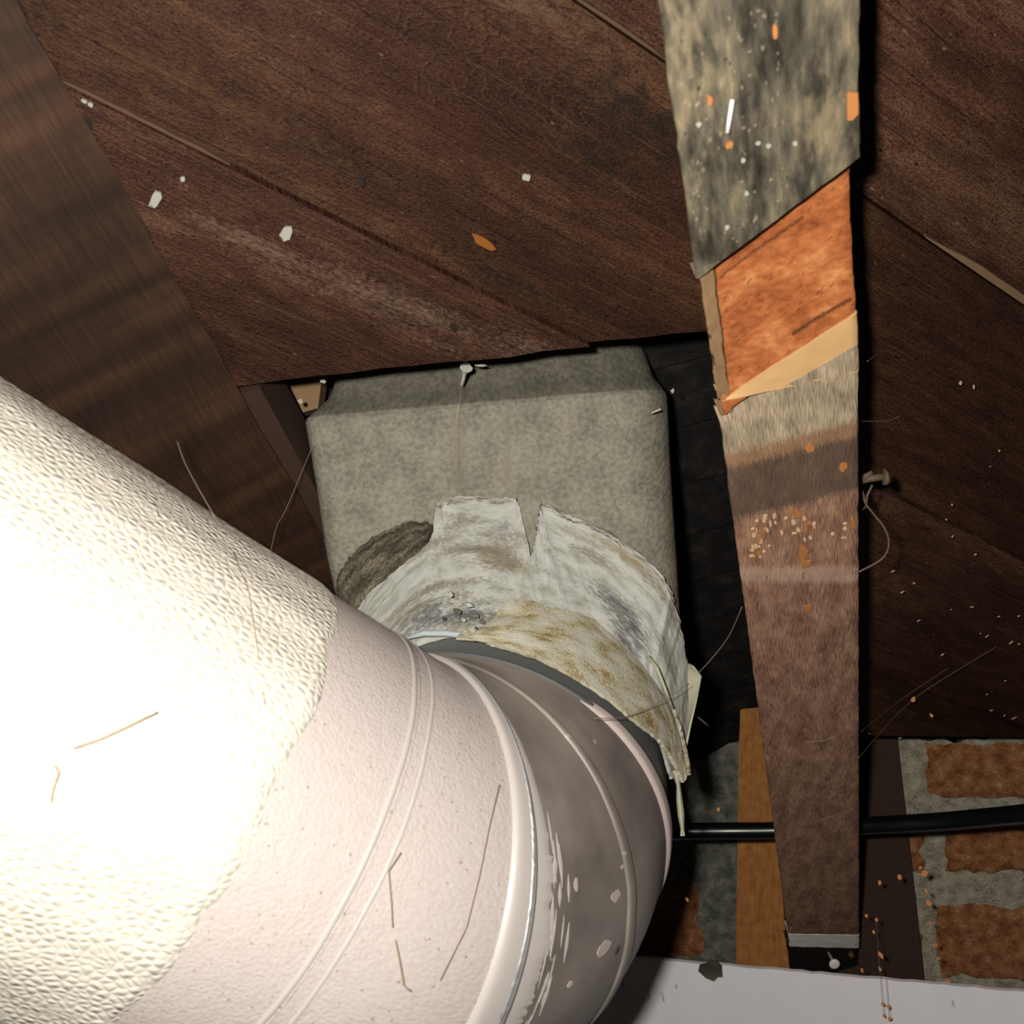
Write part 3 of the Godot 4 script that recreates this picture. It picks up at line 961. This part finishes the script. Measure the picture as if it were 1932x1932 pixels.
func make_flue() -> void:
	var flue := base("flue_box", at(940, 1225, FLUE_Z + 0.1))
	tag(flue, "grey cement flue box rising through the cut boards", "flue")
	# outline of the box at several heights: left and right edge of the front
	var levels := [[420, 640, 1240, 0.15], [600, 612, 1250, 0.075], [715, 596, 1262, 0.026], [745, 578, 1272, 0.008], [757, 570, 1276, 0.0015], [766, 569, 1278, 0.0], [800, 575, 1280, 0.0], [900, 592, 1284, 0.0], [1000, 606, 1290, 0.0], [1090, 624, 1296, 0.0], [1160, 640, 1300, 0.0], [1225, 655, 1304, 0.0]]
	var rows := []
	var n := FastNoiseLite.new()
	n.frequency = 9.0
	for L in levels:
		for sub in (4 if L[0] < 1225 else 1):
			var nx: Array = levels[mini(levels.find(L) + 1, levels.size() - 1)]
			var f := sub / 4.0
			var y := lerpf(L[0], nx[0], f)
			var back_off := Vector3(0, 0, lerpf(L[3], nx[3], f))
			var a := at(lerpf(L[1], nx[1], f), y, FLUE_Z) + back_off
			var b := at(lerpf(L[2], nx[2], f), y, FLUE_Z) + back_off
			var tilt := (b - a).normalized()
			var slope := Vector3(0, (965.0 - 920.0) / 9000.0, 0)
			var r := 0.022
			var line := []
			var back := Vector3(0.0, 0.0, 0.2) - back_off * 0.5
			var corners := [[a, tilt, back.normalized()], [b, back.normalized(), -tilt], [b + back, -tilt, -back.normalized()], [a + back, -back.normalized(), tilt]]
			for ci in 4:
				var c: Array = corners[ci]
				var rr: float = 0.012 if ci == 0 else (0.042 if ci == 1 else 0.02)
				for k in 9:
					var an := PI / 2 * k / 8.0
					# from the side we arrive on to the side we leave by
					var arrive: Vector3 = c[2]
					var leave: Vector3 = c[1]
					var q: Vector3 = c[0] + (arrive * (1.0 - sin(an)) + leave * (1.0 - cos(an))) * rr
					line.append(q)
				if ci == 0:
					for k in range(1, 12):
						line.append(a.lerp(b, 0.06 + 0.76 * k / 12.0))
			line.append(line[0])
			var out := []
			for q in line:
				var x: float = 966.0 + F * q.x / FLUE_Z
				var yy: float = y + (x - 925.0) * -0.085
				var pos: Vector3 = q + Vector3(0, (yy - y) / F * FLUE_Z, n.get_noise_2d(q.x, q.y) * 0.0012)
				out.append([pos, Vector2((x - 560.0) * 1.4 / 1024.0, (yy - 600.0) * 1.6 / 1024.0 + (q.z - FLUE_Z) * 1.3)])
			rows.append(out)
	var g := Geo.new()
	g.grid(rows, Vector3(0, -0.05, 0))
	var foot := []
	for c in rows[-1]:
		foot.append(c[0])
	foot.remove_at(foot.size() - 1)
	g.prism(foot, Vector3(0, 0.004, 0))
	tag(build("casing", g, M.cement, flue), "square grey cement casing")
	var fz := Vector3(0, 0, -1)
	for s in [[880, 694, 14, 11, 0], [905, 690, 14, 3, 0], [1268, 738, 4, 5, 0], [610, 720, 6, 4, 0], [567, 757, 5, 6, 0]]:
		build("plaster_splash", fleck(at(s[0], s[1], FLUE_Z - 0.001 + (0.012 if s[0] > 1260 else 0.0)), fz, Vector3.RIGHT, s[2] / F * FLUE_Z, s[3] / F * FLUE_Z, 0.0012, 10), M.splash, flue)
	g = Geo.new()
	g.tube([at(877, 702, FLUE_Z - 0.0012), at(874, 715, FLUE_Z - 0.0015), at(870, 728, FLUE_Z - 0.0013)], [0.0016, 0.001, 0.0006], 6)
	build("plaster_run", g, M.splash, flue)
	g = Geo.new()
	g.tube([at(1229, 779, FLUE_Z - 0.004), at(1247, 772, FLUE_Z - 0.006)], 0.0007, 6)
	tag(build("straw", g, M.bandage_dry), "short pale straw stuck to the flue's upper right corner", "straw")
	# a pale offcut behind the flue's upper left corner
	g = Geo.new()
	g.prism([at(515, 700, 0.662), at(610, 690, 0.662), at(600, 770, 0.662), at(530, 790, 0.662)], Vector3(0, 0, 0.02))
	tag(build("offcut", g, M.torn), "pale wood offcut glimpsed behind the flue's upper left corner", "timber")

func tube_part(called: String, parent: Node3D, s0: float, s1: float, r0: float, r1: float, m: Material, ns: int, shape = null, a0 := 0.0, a1 := 360.0, na := 96) -> MeshInstance3D:
	var rows := []
	for i in ns + 1:
		var line := []
		for j in na + 1:
			var a := lerpf(a0, a1, float(j) / na)
			var s := lerpf(s0, s1, float(i) / ns)
			var r := lerpf(r0, r1, float(i) / ns)
			if shape != null:
				var sr: Vector2 = shape.call(s, a, r)
				s = sr.x; r = sr.y
			line.append([pipe(s, a, r), Vector2(deg_to_rad(a) * PR, s)])
		rows.append(line)
	var g := Geo.new()
	var k := ns / 2
	var f := axis(lerpf(s0, s1, 0.5))
	var mid := na / 2
	var am: float = lerpf(a0, a1, 0.5)
	g.grid(rows, pipe(lerpf(s0, s1, 0.5), am, 3.0))
	return build(called, g, m, parent)

# a rounded band round the pipe
func band(called: String, parent: Node3D, s: float, width: float, lift: float, m: Material, wander := 0.0) -> MeshInstance3D:
	var n := FastNoiseLite.new()
	n.frequency = 0.02
	n.seed = int(s * 10000)
	return tube_part(called, parent, -1.0, 1.0, 0, 0, m, 10, func(q, a, _r):
		return Vector2(s + q * width * 0.5 + n.get_noise_1d(a) * wander, PR - 0.0015 + (lift + 0.0015) * sqrt(maxf(0.0, 1.0 - q * q * q * q))))

func make_pipe() -> void:
	var p := base("flue_pipe", axis(0.3)[0])
	tag(p, "wide flue elbow, bare grey near the box and white painted toward the wrapped end", "pipe")
	tag(tube_part("bare_stub", p, -0.03, 0.0775, PR - 0.0015, PR - 0.0015, M.lead, 24), "dull metal stub under the collar")
	tag(tube_part("seam_bead", p, -1.0, 1.0, 0, 0, M.pink, 8, func(q, _a, _r):
		return Vector2(0.0766 + q * 0.0048, PR - 0.0015 + 0.0038 * smoothstep(290.0, 268.0, _a) * sqrt(maxf(0.0, 1.0 - q * q * q * q))), 180.0, 288.0, 90), "pinkish painted lip")
	band("seam_bead", p, 0.0766, 0.006, 0.0012, M.lead)
	tube_part("bare_segment", p, 0.0775, 0.1195, PR, PR, M.bare, 10)
	tag(band("seam_bead", p, 0.1195, 0.0065, 0.0015, M.bare, 0.002), "raised seam between the two grey segments")
	tube_part("bare_segment", p, 0.1195, 0.1775, PR, PR - 0.0005, M.bare, 12)
	var n := FastNoiseLite.new()
	n.frequency = 0.6
	n.fractal_octaves = 3
	# paint laid over the bare metal, with a brushed edge
	tag(tube_part("paint_coat", p, 0.0, 1.0, 0, 0, M.painted_plain, 8, func(f, a, _r):
		var e := 0.1645 + 0.0007 * sin(a * 0.1)
		var rough := n.get_noise_1d(a * 0.15) * (0.0025 if a > 110.0 and a < 255.0 else 0.0004)
		if a > 205.0 and a < 250.0: rough -= absf(n.get_noise_1d(a * 0.5)) * 0.003
		return Vector2(lerpf(e + rough, 0.179, f), PR + 0.0002 + 0.0006 * minf(f * 6.0, 1.0)), 0.0, 360.0, 900), "edge of the white paint")
	for k in 26:
		var a := rng.randf_range(206.0, 252.0)
		var long := rng.randf_range(3.0, 11.0)
		var at_s := 0.1636 - 0.0095 * pow(rng.randf(), 1.4) * clampf((262.0 - a) / 24.0, 0.25, 1.0)
		var wide := rng.randf_range(0.0003, 0.0009)
		tube_part("paint_streak", p, -1.0, 1.0, 0, 0, M.painted_plain, 3, func(q, b, _r):
			var f: float = (b - a) / long
			return Vector2(at_s + q * wide * sin(PI * clampf(f, 0.02, 0.98)), PR + 0.0005 - 0.0002 * q * q), a, a + long, 14)
	tag(band("flange", p, 0.1768, 0.0125, 0.003, M.painted_plain), "white raised flange")
	tag(tube_part("metal_strip", p, -1.0, 1.0, 0, 0, M.zinc, 4, func(q, a, _r):
		return Vector2(0.1742 + q * 0.0016 * (0.35 + 0.65 * absf(n.get_noise_1d(a * 0.35))), PR + 0.0026 + 0.0009 * (1.0 - q * q)), 195.0, 312.0, 160), "chipped bare metal line along the flange")
	tube_part("painted_segment", p, 0.176, 0.2345, PR + 0.0004, PR + 0.0008, M.painted, 16)
	band("seam_bead", p, 0.2275, 0.0028, 0.0012, M.painted_plain, 0.001)
	band("seam_bead", p, 0.2375, 0.0032, 0.0014, M.painted_plain, 0.001)
	tube_part("painted_segment", p, 0.2345, 0.30, PR + 0.0006, PR + 0.0008, M.painted, 16)
	# the wrapped end runs out of the picture, then turns down
	var e := FastNoiseLite.new()
	e.frequency = 0.05
	e.fractal_octaves = 3
	tag(tube_part("wrap", p, 0.283, 0.52, PR + 0.0026, PR + 0.003, M.tape, 60, func(s, a, r):
		var f: float = (s - 0.283) / 0.237
		return Vector2(s + (e.get_noise_1d(a) * 0.006) * (1.0 - f), r + 0.0016 * e.get_noise_2d(a * 1.2, s * 90.0) - (0.0022 if f < 0.001 else 0.0)), 0.0, 360.0, 160), "bubbled white wrapping")
	var end: Array = axis(0.515)
	var pts := []
	var dir: Vector3 = end[1]
	var pos: Vector3 = end[0]
	for k in 26:
		pts.append(pos)
		dir = dir.slerp(-UP, 0.16 if k > 1 else 0.02).normalized()
		pos += dir * 0.03
	for k in 12:
		pts.append(pts[-1] - UP * 0.05)
	var g := Geo.new()
	g.tube(pts, PR + 0.002, 48, false)
	build("down_pipe", g, M.tape, p)
	# flakes of paint on the bare metal
	for q in [[0.1525, -116.9, 0.0028, 0.0034], [0.131, -123.5, 0.009, 0.0028], [0.1375, -134.6, 0.012, 0.0035], [0.1245, -118, 0.003, 0.001], [0.151, -140, 0.004, 0.0018]]:
		var o := pipe(q[0], q[1], PR + 0.0003)
		var f := axis(q[0])
		build("paint_flake", fleck(o, (o - f[0]).normalized(), PB.cross(f[1]), q[3], q[2] * 0.6, 0.0003, 9), M.pink, p)


# a point moved out of the pipe's wall, if it lies inside
func off_pipe(p: Vector3, r: float) -> Vector3:
	var best := 9.0
	var near := p
	for i in 50:
		var a: Vector3 = axis(-0.16 + 0.006 * i)[0]
		var d := a.distance_to(p)
		if d < best:
			best = d
			near = a
	return near + (p - near).normalized() * r if best < r else p

func make_collar() -> void:
	var collar := base("bandage_collar", at(960, 1150, 0.58))
	tag(collar, "torn grey-white plaster bandage collar where the pipe enters the flue box", "bandage")
	var n := FastNoiseLite.new()
	n.frequency = 0.05
	n.fractal_octaves = 4
	var z := FLUE_Z - 0.0035
	# outer torn edge on the box, and the matching ring on the pipe (s, degrees)
	var outer := [[660, 1235, z, 0], [672, 1195, z, 0], [690, 1150, z, 0.0], [700, 1095, z, 0.15], [738, 1022, z, 0.28], [788, 968, z, 0.31], [813, 950, z, 0.28], [822, 946, z, 0.0], [835, 944, z, 0], [860, 938, z, 0], [905, 936, z, 0], [950, 939, z, 0], [972, 941, z, 0.0], [982, 942, z, 0.08], [990, 943, z, 0.42], [1002, 944, z, 0.26], [1012, 945, z, 0.12], [1022, 946, z, 0.0], [1055, 962, z, 0], [1085, 976, z, 0], [1120, 992, z, 0], [1160, 1012, z, 0], [1205, 1042, z, 0], [1245, 1078, z + 0.002, 0], [1266, 1112, z + 0.006, 0], [1280, 1160, z + 0.012, 0], [1290, 1205, z + 0.016, 0], [1299, 1262, z + 0.02, 0], [1300, 1330, z + 0.024, 0], [1290, 1400, z + 0.02, 0], [1281, 1460, z + 0.01, 0]]
	var count := outer.size()
	var rows := []
	var steps := 210
	for i in steps + 1:
		var f := float(i) / steps
		var k := mini(int(f * (count - 1)), count - 2)
		var q := f * (count - 1) - k
		var a: Array = outer[k]
		var b: Array = outer[k + 1]
		var jag := Vector2(n.get_noise_1d(i * 7.0), n.get_noise_1d(i * 7.0 + 500.0)) * 4.5
		var o := at(lerpf(a[0], b[0], q) + jag.x, lerpf(a[1], b[1], q) + jag.y, lerpf(a[2], b[2], q))
		var deg := lerpf(-8.0, -124.0, pow(f, 0.9))
		var s := lerpf(-0.004, 0.03, smoothstep(0.0, 0.5, f)) + lerpf(0.0, 0.03, smoothstep(0.6, 1.0, f))
		var inn := pipe(s, deg, PR + 0.003)
		var line := []
		for j in 25:
			var t := lerpf(lerpf(a[3], b[3], q), 1.0, j / 24.0)
			var p := o.lerp(inn, t)
			# the bandage hugs the box, then lifts onto the pipe
			var sag := 0.012 * sin(t * PI) * (1.0 - t)
			p += Vector3(0, 0, 1) * sag * (0.6 if f < 0.8 else 0.1)
			p = off_pipe(p, PR + 0.003)
			p += Vector3(0, 0, 1) * (n.get_noise_2d(i * 1.0, t * 50.0) * 0.0016 + n.get_noise_2d(i * 5.0, t * 300.0) * 0.0004)
			line.append([p, Vector2(f, t * 0.75)])
		rows.append(line)
	var g := Geo.new()
	g.slab(rows, Vector3.ZERO, 0.0022)
	tag(build("main_layer", g, M.bandage, collar), "white main layer with a ragged notched top edge")
	# the stained strip that has come loose round the pipe
	var up := [[0.045, -46], [0.02, -49.2], [-0.006, -56], [-0.0145, -64.5], [-0.008, -74], [0.001, -84], [0.011, -95], [0.024, -105.5], [0.037, -112], [0.05, -117], [0.062, -119.5]]
	var lo := [[0.0640, -43], [0.0680, -50], [0.0725, -58], [0.0755, -69], [0.0765, -80], [0.0745, -93], [0.069, -103], [0.067, -110], [0.067, -114], [0.0675, -117], [0.069, -119.5]]
	rows = []
	for i in 121:
		var f := i / 120.0 * (up.size() - 1)
		var k := mini(int(f), up.size() - 2)
		var q := f - k
		var line := []
		for j in 19:
			var t := j / 18.0
			var s := lerpf(lerpf(up[k][0], up[k + 1][0], q), lerpf(lo[k][0], lo[k + 1][0], q), t) + n.get_noise_2d(i * 6.0, t * 3.0) * 0.0012 * (1.0 if i < 80 else 0.2)
			var deg := lerpf(lerpf(up[k][1], up[k + 1][1], q), lerpf(lo[k][1], lo[k + 1][1], q), t)
			var r := PR + 0.0085 + 0.0025 * sin(t * PI) + n.get_noise_2d(i * 1.5, j * 2.0 + 70.0) * 0.0014 * (1.0 - i / 150.0) + 0.003 * (i / 120.0)
			line.append([pipe(s, deg, r), Vector2(i / 120.0 * 1.3, t * 0.7)])
		rows.append(line)
	g = Geo.new()
	g.slab(rows, Vector3.ZERO, 0.0022)
	tag(build("loose_strip", g, M.bandage_yellow, collar), "yellow-stained loose strip lying round the pipe")
	# the metal lip and scraps under the collar's lower edge
	g = Geo.new()
	g.tube([at(770, 1203, 0.571), at(800, 1195, 0.571), at(840, 1195, 0.57), at(875, 1199, 0.568), at(898, 1206, 0.566)], [0.001, 0.0018, 0.0019, 0.0018, 0.001], 10)
	tag(build("metal_lip", g, M.zinc_dull, collar), "bright metal lip showing under the collar")
	for q in [[862, 1152, 9, 5], [885, 1140, 8, 6], [898, 1160, 7, 5], [875, 1168, 6, 4], [850, 1120, 4, 7], [910, 1172, 7, 4], [838, 1166, 5, 3]]:
		build("torn_scrap", fleck(at(q[0], q[1], 0.5725), Vector3(0.1, 0.2, -1).normalized(), Vector3(1, rng.randf_range(-0.6, 0.6), 0), q[2] / F * 0.57, q[3] / F * 0.57, 0.0018, 9), M.bandage_old if q[2] % 2 else M.bandage, collar)
	# dirty older layer on the left
	rows = []
	var oa := [[632, 1110], [640, 1078], [662, 1048], [700, 1016], [735, 996], [770, 984], [800, 984], [816, 990]]
	var ob := [[672, 1200], [690, 1152], [712, 1120], [742, 1088], [768, 1062], [796, 1038], [812, 1020], [816, 1005]]
	for i in 43:
		var f := i / 42.0 * (oa.size() - 1)
		var k := mini(int(f), oa.size() - 2)
		var q := f - k
		var line := []
		for j in 9:
			var t := j / 8.0
			var x := lerpf(lerpf(oa[k][0], oa[k + 1][0], q), lerpf(ob[k][0], ob[k + 1][0], q), t) + n.get_noise_2d(i * 8.0, 3.0) * 4.0
			var y := lerpf(lerpf(oa[k][1], oa[k + 1][1], q), lerpf(ob[k][1], ob[k + 1][1], q), t) + n.get_noise_2d(i * 8.0, 90.0) * 6.0
			line.append([at(x, y, FLUE_Z - 0.0016 - 0.002 * sin(t * PI) + n.get_noise_2d(i * 4.0, j * 9.0) * 0.0012), Vector2(i / 42.0, t)])
		rows.append(line)
	g = Geo.new()
	g.slab(rows, Vector3.ZERO, 0.0015)
	tag(build("old_layer", g, M.bandage_old, collar), "dirty brown older layer on the left")
	# stiff folded corner and the hanging tip on the right
	var zz := FLUE_Z + 0.01
	rows = []
	var fa := [[1298, 1252], [1298, 1290], [1299, 1330], [1294, 1375], [1287, 1415], [1281, 1450]]
	var fb := [[1305, 1258], [1322, 1276], [1311, 1325], [1301, 1365], [1293, 1405], [1283, 1452]]
	for i in 21:
		var f := i / 20.0 * (fa.size() - 1)
		var k := mini(int(f), fa.size() - 2)
		var q := f - k
		var line := []
		for j in 5:
			var t := j / 4.0
			line.append([at(lerpf(lerpf(fa[k][0], fa[k + 1][0], q), lerpf(fb[k][0], fb[k + 1][0], q), t), lerpf(lerpf(fa[k][1], fa[k + 1][1], q), lerpf(fb[k][1], fb[k + 1][1], q), t), zz - 0.006 * t), Vector2(i / 20.0, t * 0.2)])
		rows.append(line)
	g = Geo.new()
	g.slab(rows, Vector3.ZERO, 0.0012)
	tag(build("folded_corner", g, M.bandage_dry, collar), "stiff folded corner on the right")
	rows = []
	var ta := [[1267, 1455], [1276, 1482], [1276, 1510], [1279, 1540], [1284, 1565], [1287, 1578]]
	var tb := [[1281, 1450], [1283, 1476], [1287, 1505], [1291, 1535], [1291, 1562], [1289, 1578]]
	for i in 21:
		var f := i / 20.0 * (ta.size() - 1)
		var k := mini(int(f), ta.size() - 2)
		var q := f - k
		var line := []
		for j in 5:
			var t := j / 4.0
			line.append([at(lerpf(lerpf(ta[k][0], ta[k + 1][0], q), lerpf(tb[k][0], tb[k + 1][0], q), t), lerpf(lerpf(ta[k][1], ta[k + 1][1], q), lerpf(tb[k][1], tb[k + 1][1], q), t), 0.594 - 0.003 * sin(t * PI)), Vector2(i / 20.0, t * 0.2)])
		rows.append(line)
	g = Geo.new()
	g.slab(rows, Vector3.ZERO, 0.0015)
	tag(build("hanging_tip", g, M.bandage_dry, collar), "thin hanging tip")
	g = Geo.new()
	g.tube([at(1225, 1238, z - 0.006), at(1240, 1262, z - 0.012), at(1255, 1300, z - 0.016), at(1269, 1336, z - 0.014)], [0.0008, 0.0012, 0.001, 0.0005], 6)
	build("crease", g, M.bandage_dry, collar)


# ---------------------------------------------------------------- cable, clip
func make_smalls() -> void:
	var pts := []
	for q in [[1080, 1573, 0.93], [1200, 1572, 0.93], [1290, 1569, 0.925], [1375, 1568, 0.92], [1460, 1567, 0.91], [1540, 1563, 0.90], [1620, 1559, 0.885], [1700, 1555, 0.865], [1780, 1550, 0.845], [1860, 1543, 0.82], [1932, 1536, 0.795], [2050, 1522, 0.76], [2250, 1494, 0.70], [2600, 1440, 0.62], [3200, 1350, 0.52]]:
		pts.append(at(q[0], q[1], q[2]))
	var curve := Curve3D.new()
	for i in pts.size():
		var t: Vector3 = (pts[mini(i + 1, pts.size() - 1)] - pts[maxi(i - 1, 0)]) / 6.0
		curve.add_point(pts[i], -t, t)
	curve.bake_interval = 0.012
	var g := Geo.new()
	g.tube(Array(curve.get_baked_points()), 0.0076, 16)
	tag(build("cable", g, M.cable), "shiny black cable strung across behind the rafter", "cable")
	var clip := base("cable_clip", at(1656, 905, 0.56))
	tag(clip, "small rusty clip with a loop of bare wire on the rafter's right side", "clip")
	g = Geo.new()
	g.tube([at(1612, 908, 0.565), at(1645, 902, 0.562), at(1666, 900, 0.56)], [0.0022, 0.0022, 0.0018], 10)
	g.tube([at(1666, 900, 0.56), at(1669, 900, 0.56), at(1673, 899, 0.56)], [0.0042, 0.0048, 0.0044], 14)
	g.tube([at(1628, 902, 0.562), at(1646, 890, 0.56)], [0.002, 0.001], 8)
	build("spike", g, M.wire, clip)
	g = Geo.new()
	var wp := []
	for q in [[1610, 925, 0.575], [1628, 928, 0.568], [1632, 948, 0.566], [1650, 972, 0.566], [1668, 995, 0.566], [1677, 1020, 0.567], [1673, 1042, 0.569], [1662, 1056, 0.571], [1642, 1068, 0.573], [1618, 1080, 0.576]]:
		wp.append(at(q[0], q[1], q[2]))
	var bend := Curve3D.new()
	for i in wp.size():
		var d: Vector3 = (wp[mini(i + 1, wp.size() - 1)] - wp[maxi(i - 1, 0)]) / 6.0
		bend.add_point(wp[i], -d, d)
	bend.bake_interval = 0.003
	g.tube(Array(bend.get_baked_points()), 0.0006, 8)
	build("wire", g, M.wire, clip)
	g = Geo.new()
	g.tube([at(1646, 915, 0.562), at(1636, 935, 0.564), at(1634, 955, 0.566), at(1627, 962, 0.57)], 0.0007, 8)
	build("wire", g, M.wire, clip)


# ---------------------------------------------------------------- litter and webs
func make_litter() -> void:
	# wood flakes caught in threads in front of the bricks
	for q in [[1743, 1647, 9, 7, "largest wood flake, caught in a web before the bricks"], [1722, 1320, 7, 5, "square wood flake hung in webs above the bricks"], [1757, 1350, 3, 5, "small ragged flake just under the square one"], [1697, 1654, 5, 6, "lone flake in the rafter's shadow, left of the largest flake"], [1747, 1681, 4, 6, "thin upright flake under the largest flake"], [1751, 1703, 7, 8, "bent flake low on the string of flakes"], [1736, 1637, 4, 3, "tiny flake at the upper left of the largest flake"], [1661, 1801, 5, 9, "upright flake hanging just above the white lining board"], [1785, 1853, 12, 5, "flake lying on the top edge of the white lining board"]]:
		var p := at(q[0], q[1], 0.87 if q[1] < 1840 else 0.905)
		if q[1] < 1400: p = at(q[0], q[1], 0.80)
		tag(build("wood_flake", fleck(p, Vector3(0.1, -0.1, -1).normalized(), Vector3(0.6, 1, 0), q[3] / F * 0.85, q[2] / F * 0.85, 0.0006, 6), M.flake), q[4], "wood flake", "wood flakes caught in webs")
	for q in [[1754, 1740], [1764, 1783], [1770, 1808], [1653, 1735], [1648, 1758], [1634, 1728], [1665, 1895], [1676, 1900], [1667, 1916], [1678, 1922], [1659, 1665], [1355, 1527], [1296, 1697], [1626, 1830], [1660, 1828]]:
		tag(build("wood_flake", fleck(at(q[0], q[1], 0.88), Vector3(0.1, -0.1, -1).normalized(), Vector3(0.3, 1, 0), rng.randf_range(0.0018, 0.003), rng.randf_range(0.0012, 0.002), 0.0005, 6), M.flake), "small orange wood flake hanging on a thread above the white lining board", "wood flake", "small hanging wood flakes")
	for q in [[1812, 722], [1837, 730], [1885, 850], [1868, 880], [1796, 952], [1797, 1012], [1785, 980], [1840, 1046], [1724, 1100], [1702, 1117], [1794, 1150], [1884, 1163], [1733, 1171], [1834, 1145], [1908, 1212], [1923, 1215], [1922, 1162], [1778, 1235], [1897, 1284], [1850, 1195], [1862, 1310], [1870, 1340], [1895, 1350], [1913, 1355], [1684, 1078], [1862, 1200], [1640, 1384], [1698, 1392], [1618, 350]]:
		var big := rng.randf_range(0.0005, 0.0012)
		tag(build("wood_flake", fleck(on_boards(q[0], q[1], 0.012), NV, D1.rotated(NV, rng.randf_range(0, 3)), big * rng.randf_range(1.2, 2.6), big, 0.0004, 5), M.chip_pale), "tiny pale wood crumb on the dark boards right of the rafter", "wood flake", "wood crumbs right of the rafter")
	# threads
	var strands := [
		[[[333, 828, 0.50], [352, 880, 0.48], [405, 975, 0.44]], "thread from the dark slope down to the wrapped pipe's upper edge", 0.0005],
		[[[590, 840, 0.60], [540, 960, 0.58], [523, 990, 0.57], [508, 1052, 0.55]], "long thread from the flue's left edge to the pipe", 0.0003],
		[[[1400, 1145, 0.60], [1375, 1200, 0.62], [1345, 1240, 0.63], [1310, 1278, 0.63]], "thread from the rafter to the folded bandage corner", 0.0004],
		[[[1120, 1355, 0.53], [1182, 1352, 0.55], [1250, 1322, 0.57], [1300, 1290, 0.585]], "straw-like thread across the loose bandage strip", 0.0004],
		[[[1305, 1343, 0.66], [1337, 1370, 0.67]], "short straight straw right of the bandage tip", 0.0007],
		[[[1653, 1738, 0.88], [1657, 1790, 0.88], [1663, 1870, 0.88], [1668, 1915, 0.88]], "left one of two threads of flakes before the lining board", 0.0003],
		[[[1671, 1845, 0.88], [1675, 1890, 0.88], [1678, 1925, 0.88]], "right one of two threads of flakes before the lining board", 0.0003],
		[[[1743, 1650, 0.87], [1750, 1700, 0.87], [1766, 1790, 0.87], [1785, 1850, 0.89]], "thread on which a row of flakes hangs before the bricks", 0.0002],
		[[[1620, 1430, 0.72], [1690, 1350, 0.78], [1750, 1300, 0.8], [1880, 1220, 0.78]], "web strand across the dark corner above the bricks", 0.00025],
		[[[1625, 1380, 0.7], [1700, 1320, 0.78], [1790, 1260, 0.78]], "second web strand, just above the first one over the bricks", 0.0002],
		[[[1640, 345, 0.55], [1655, 375, 0.57], [1700, 402, 0.58]], "web strand at the rafter's right edge beside the orange notch", 0.0003],
		[[[1636, 682, 0.5], [1668, 662, 0.55], [1690, 672, 0.57]], "web strand right of the tan feathered edge", 0.0003],
		[[[1620, 795, 0.52], [1680, 793, 0.56], [1702, 780, 0.57]], "web strand halfway between the notch and the wire clip", 0.0003]]
	for t in strands:
		var pts := []
		for q in t[0]:
			pts.append(at(q[0], q[1], q[2]))
		var curve := Curve3D.new()
		for i in pts.size():
			var d: Vector3 = (pts[mini(i + 1, pts.size() - 1)] - pts[maxi(i - 1, 0)]) / 6.0
			curve.add_point(pts[i], -d, d)
		curve.bake_interval = 0.006
		var g := Geo.new()
		g.tube(Array(curve.get_baked_points()), t[2] * 0.6, 5)
		tag(build("cobweb_strand", g, M.web), t[1], "cobweb", "cobweb strands")
	# threads that lie on the pipe (pixels)
	var on_pipe := [
		[[[297, 1344], [240, 1372], [190, 1395], [140, 1412]], "long faint thread on the wrapped pipe, left of the tape edge", 0.0009],
		[[[104, 1446], [112, 1458], [101, 1490], [96, 1520]], "short crooked thread on the wrapped pipe near the picture's left side", 0.0009],
		[[[757, 1608], [742, 1630], [733, 1643], [738, 1700], [741, 1750]], "dusty thread running down the white pipe between seam and flange", 0.0004],
		[[[746, 1775], [755, 1820], [762, 1860], [775, 1870]], "dusty thread low on the white pipe, ending in a brown clump", 0.0006],
		[[[942, 1480], [925, 1550], [905, 1650], [880, 1750], [830, 1850]], "fine dark thread lying along the white flange", 0.0003],
		[[[440, 1040], [470, 1120], [485, 1220], [500, 1330]], "thread over the bubbled wrapping near its torn edge", 0.0004]]
	for t in on_pipe:
		var pts := []
		for q in t[0]:
			pts.append(on_pipe_at(q[0], q[1], PR + 0.0042))
		var g := Geo.new()
		g.tube(pts, t[2] * 0.55, 6)
		tag(build("cobweb_strand", g, M.web_dark), t[1], "cobweb", "cobweb strands")


# the point where the sight through a pixel first meets the pipe
func on_pipe_at(x: float, y: float, r: float) -> Vector3:
	var d := ray(x, y)
	var z := 0.2
	while z < 0.9:
		var q := d * z
		var best := 9.0
		for i in 60:
			best = minf(best, q.distance_squared_to(axis(-0.05 + 0.01 * i)[0]))
		if best < r * r:
			return q
		z += 0.001
	return d * 0.5
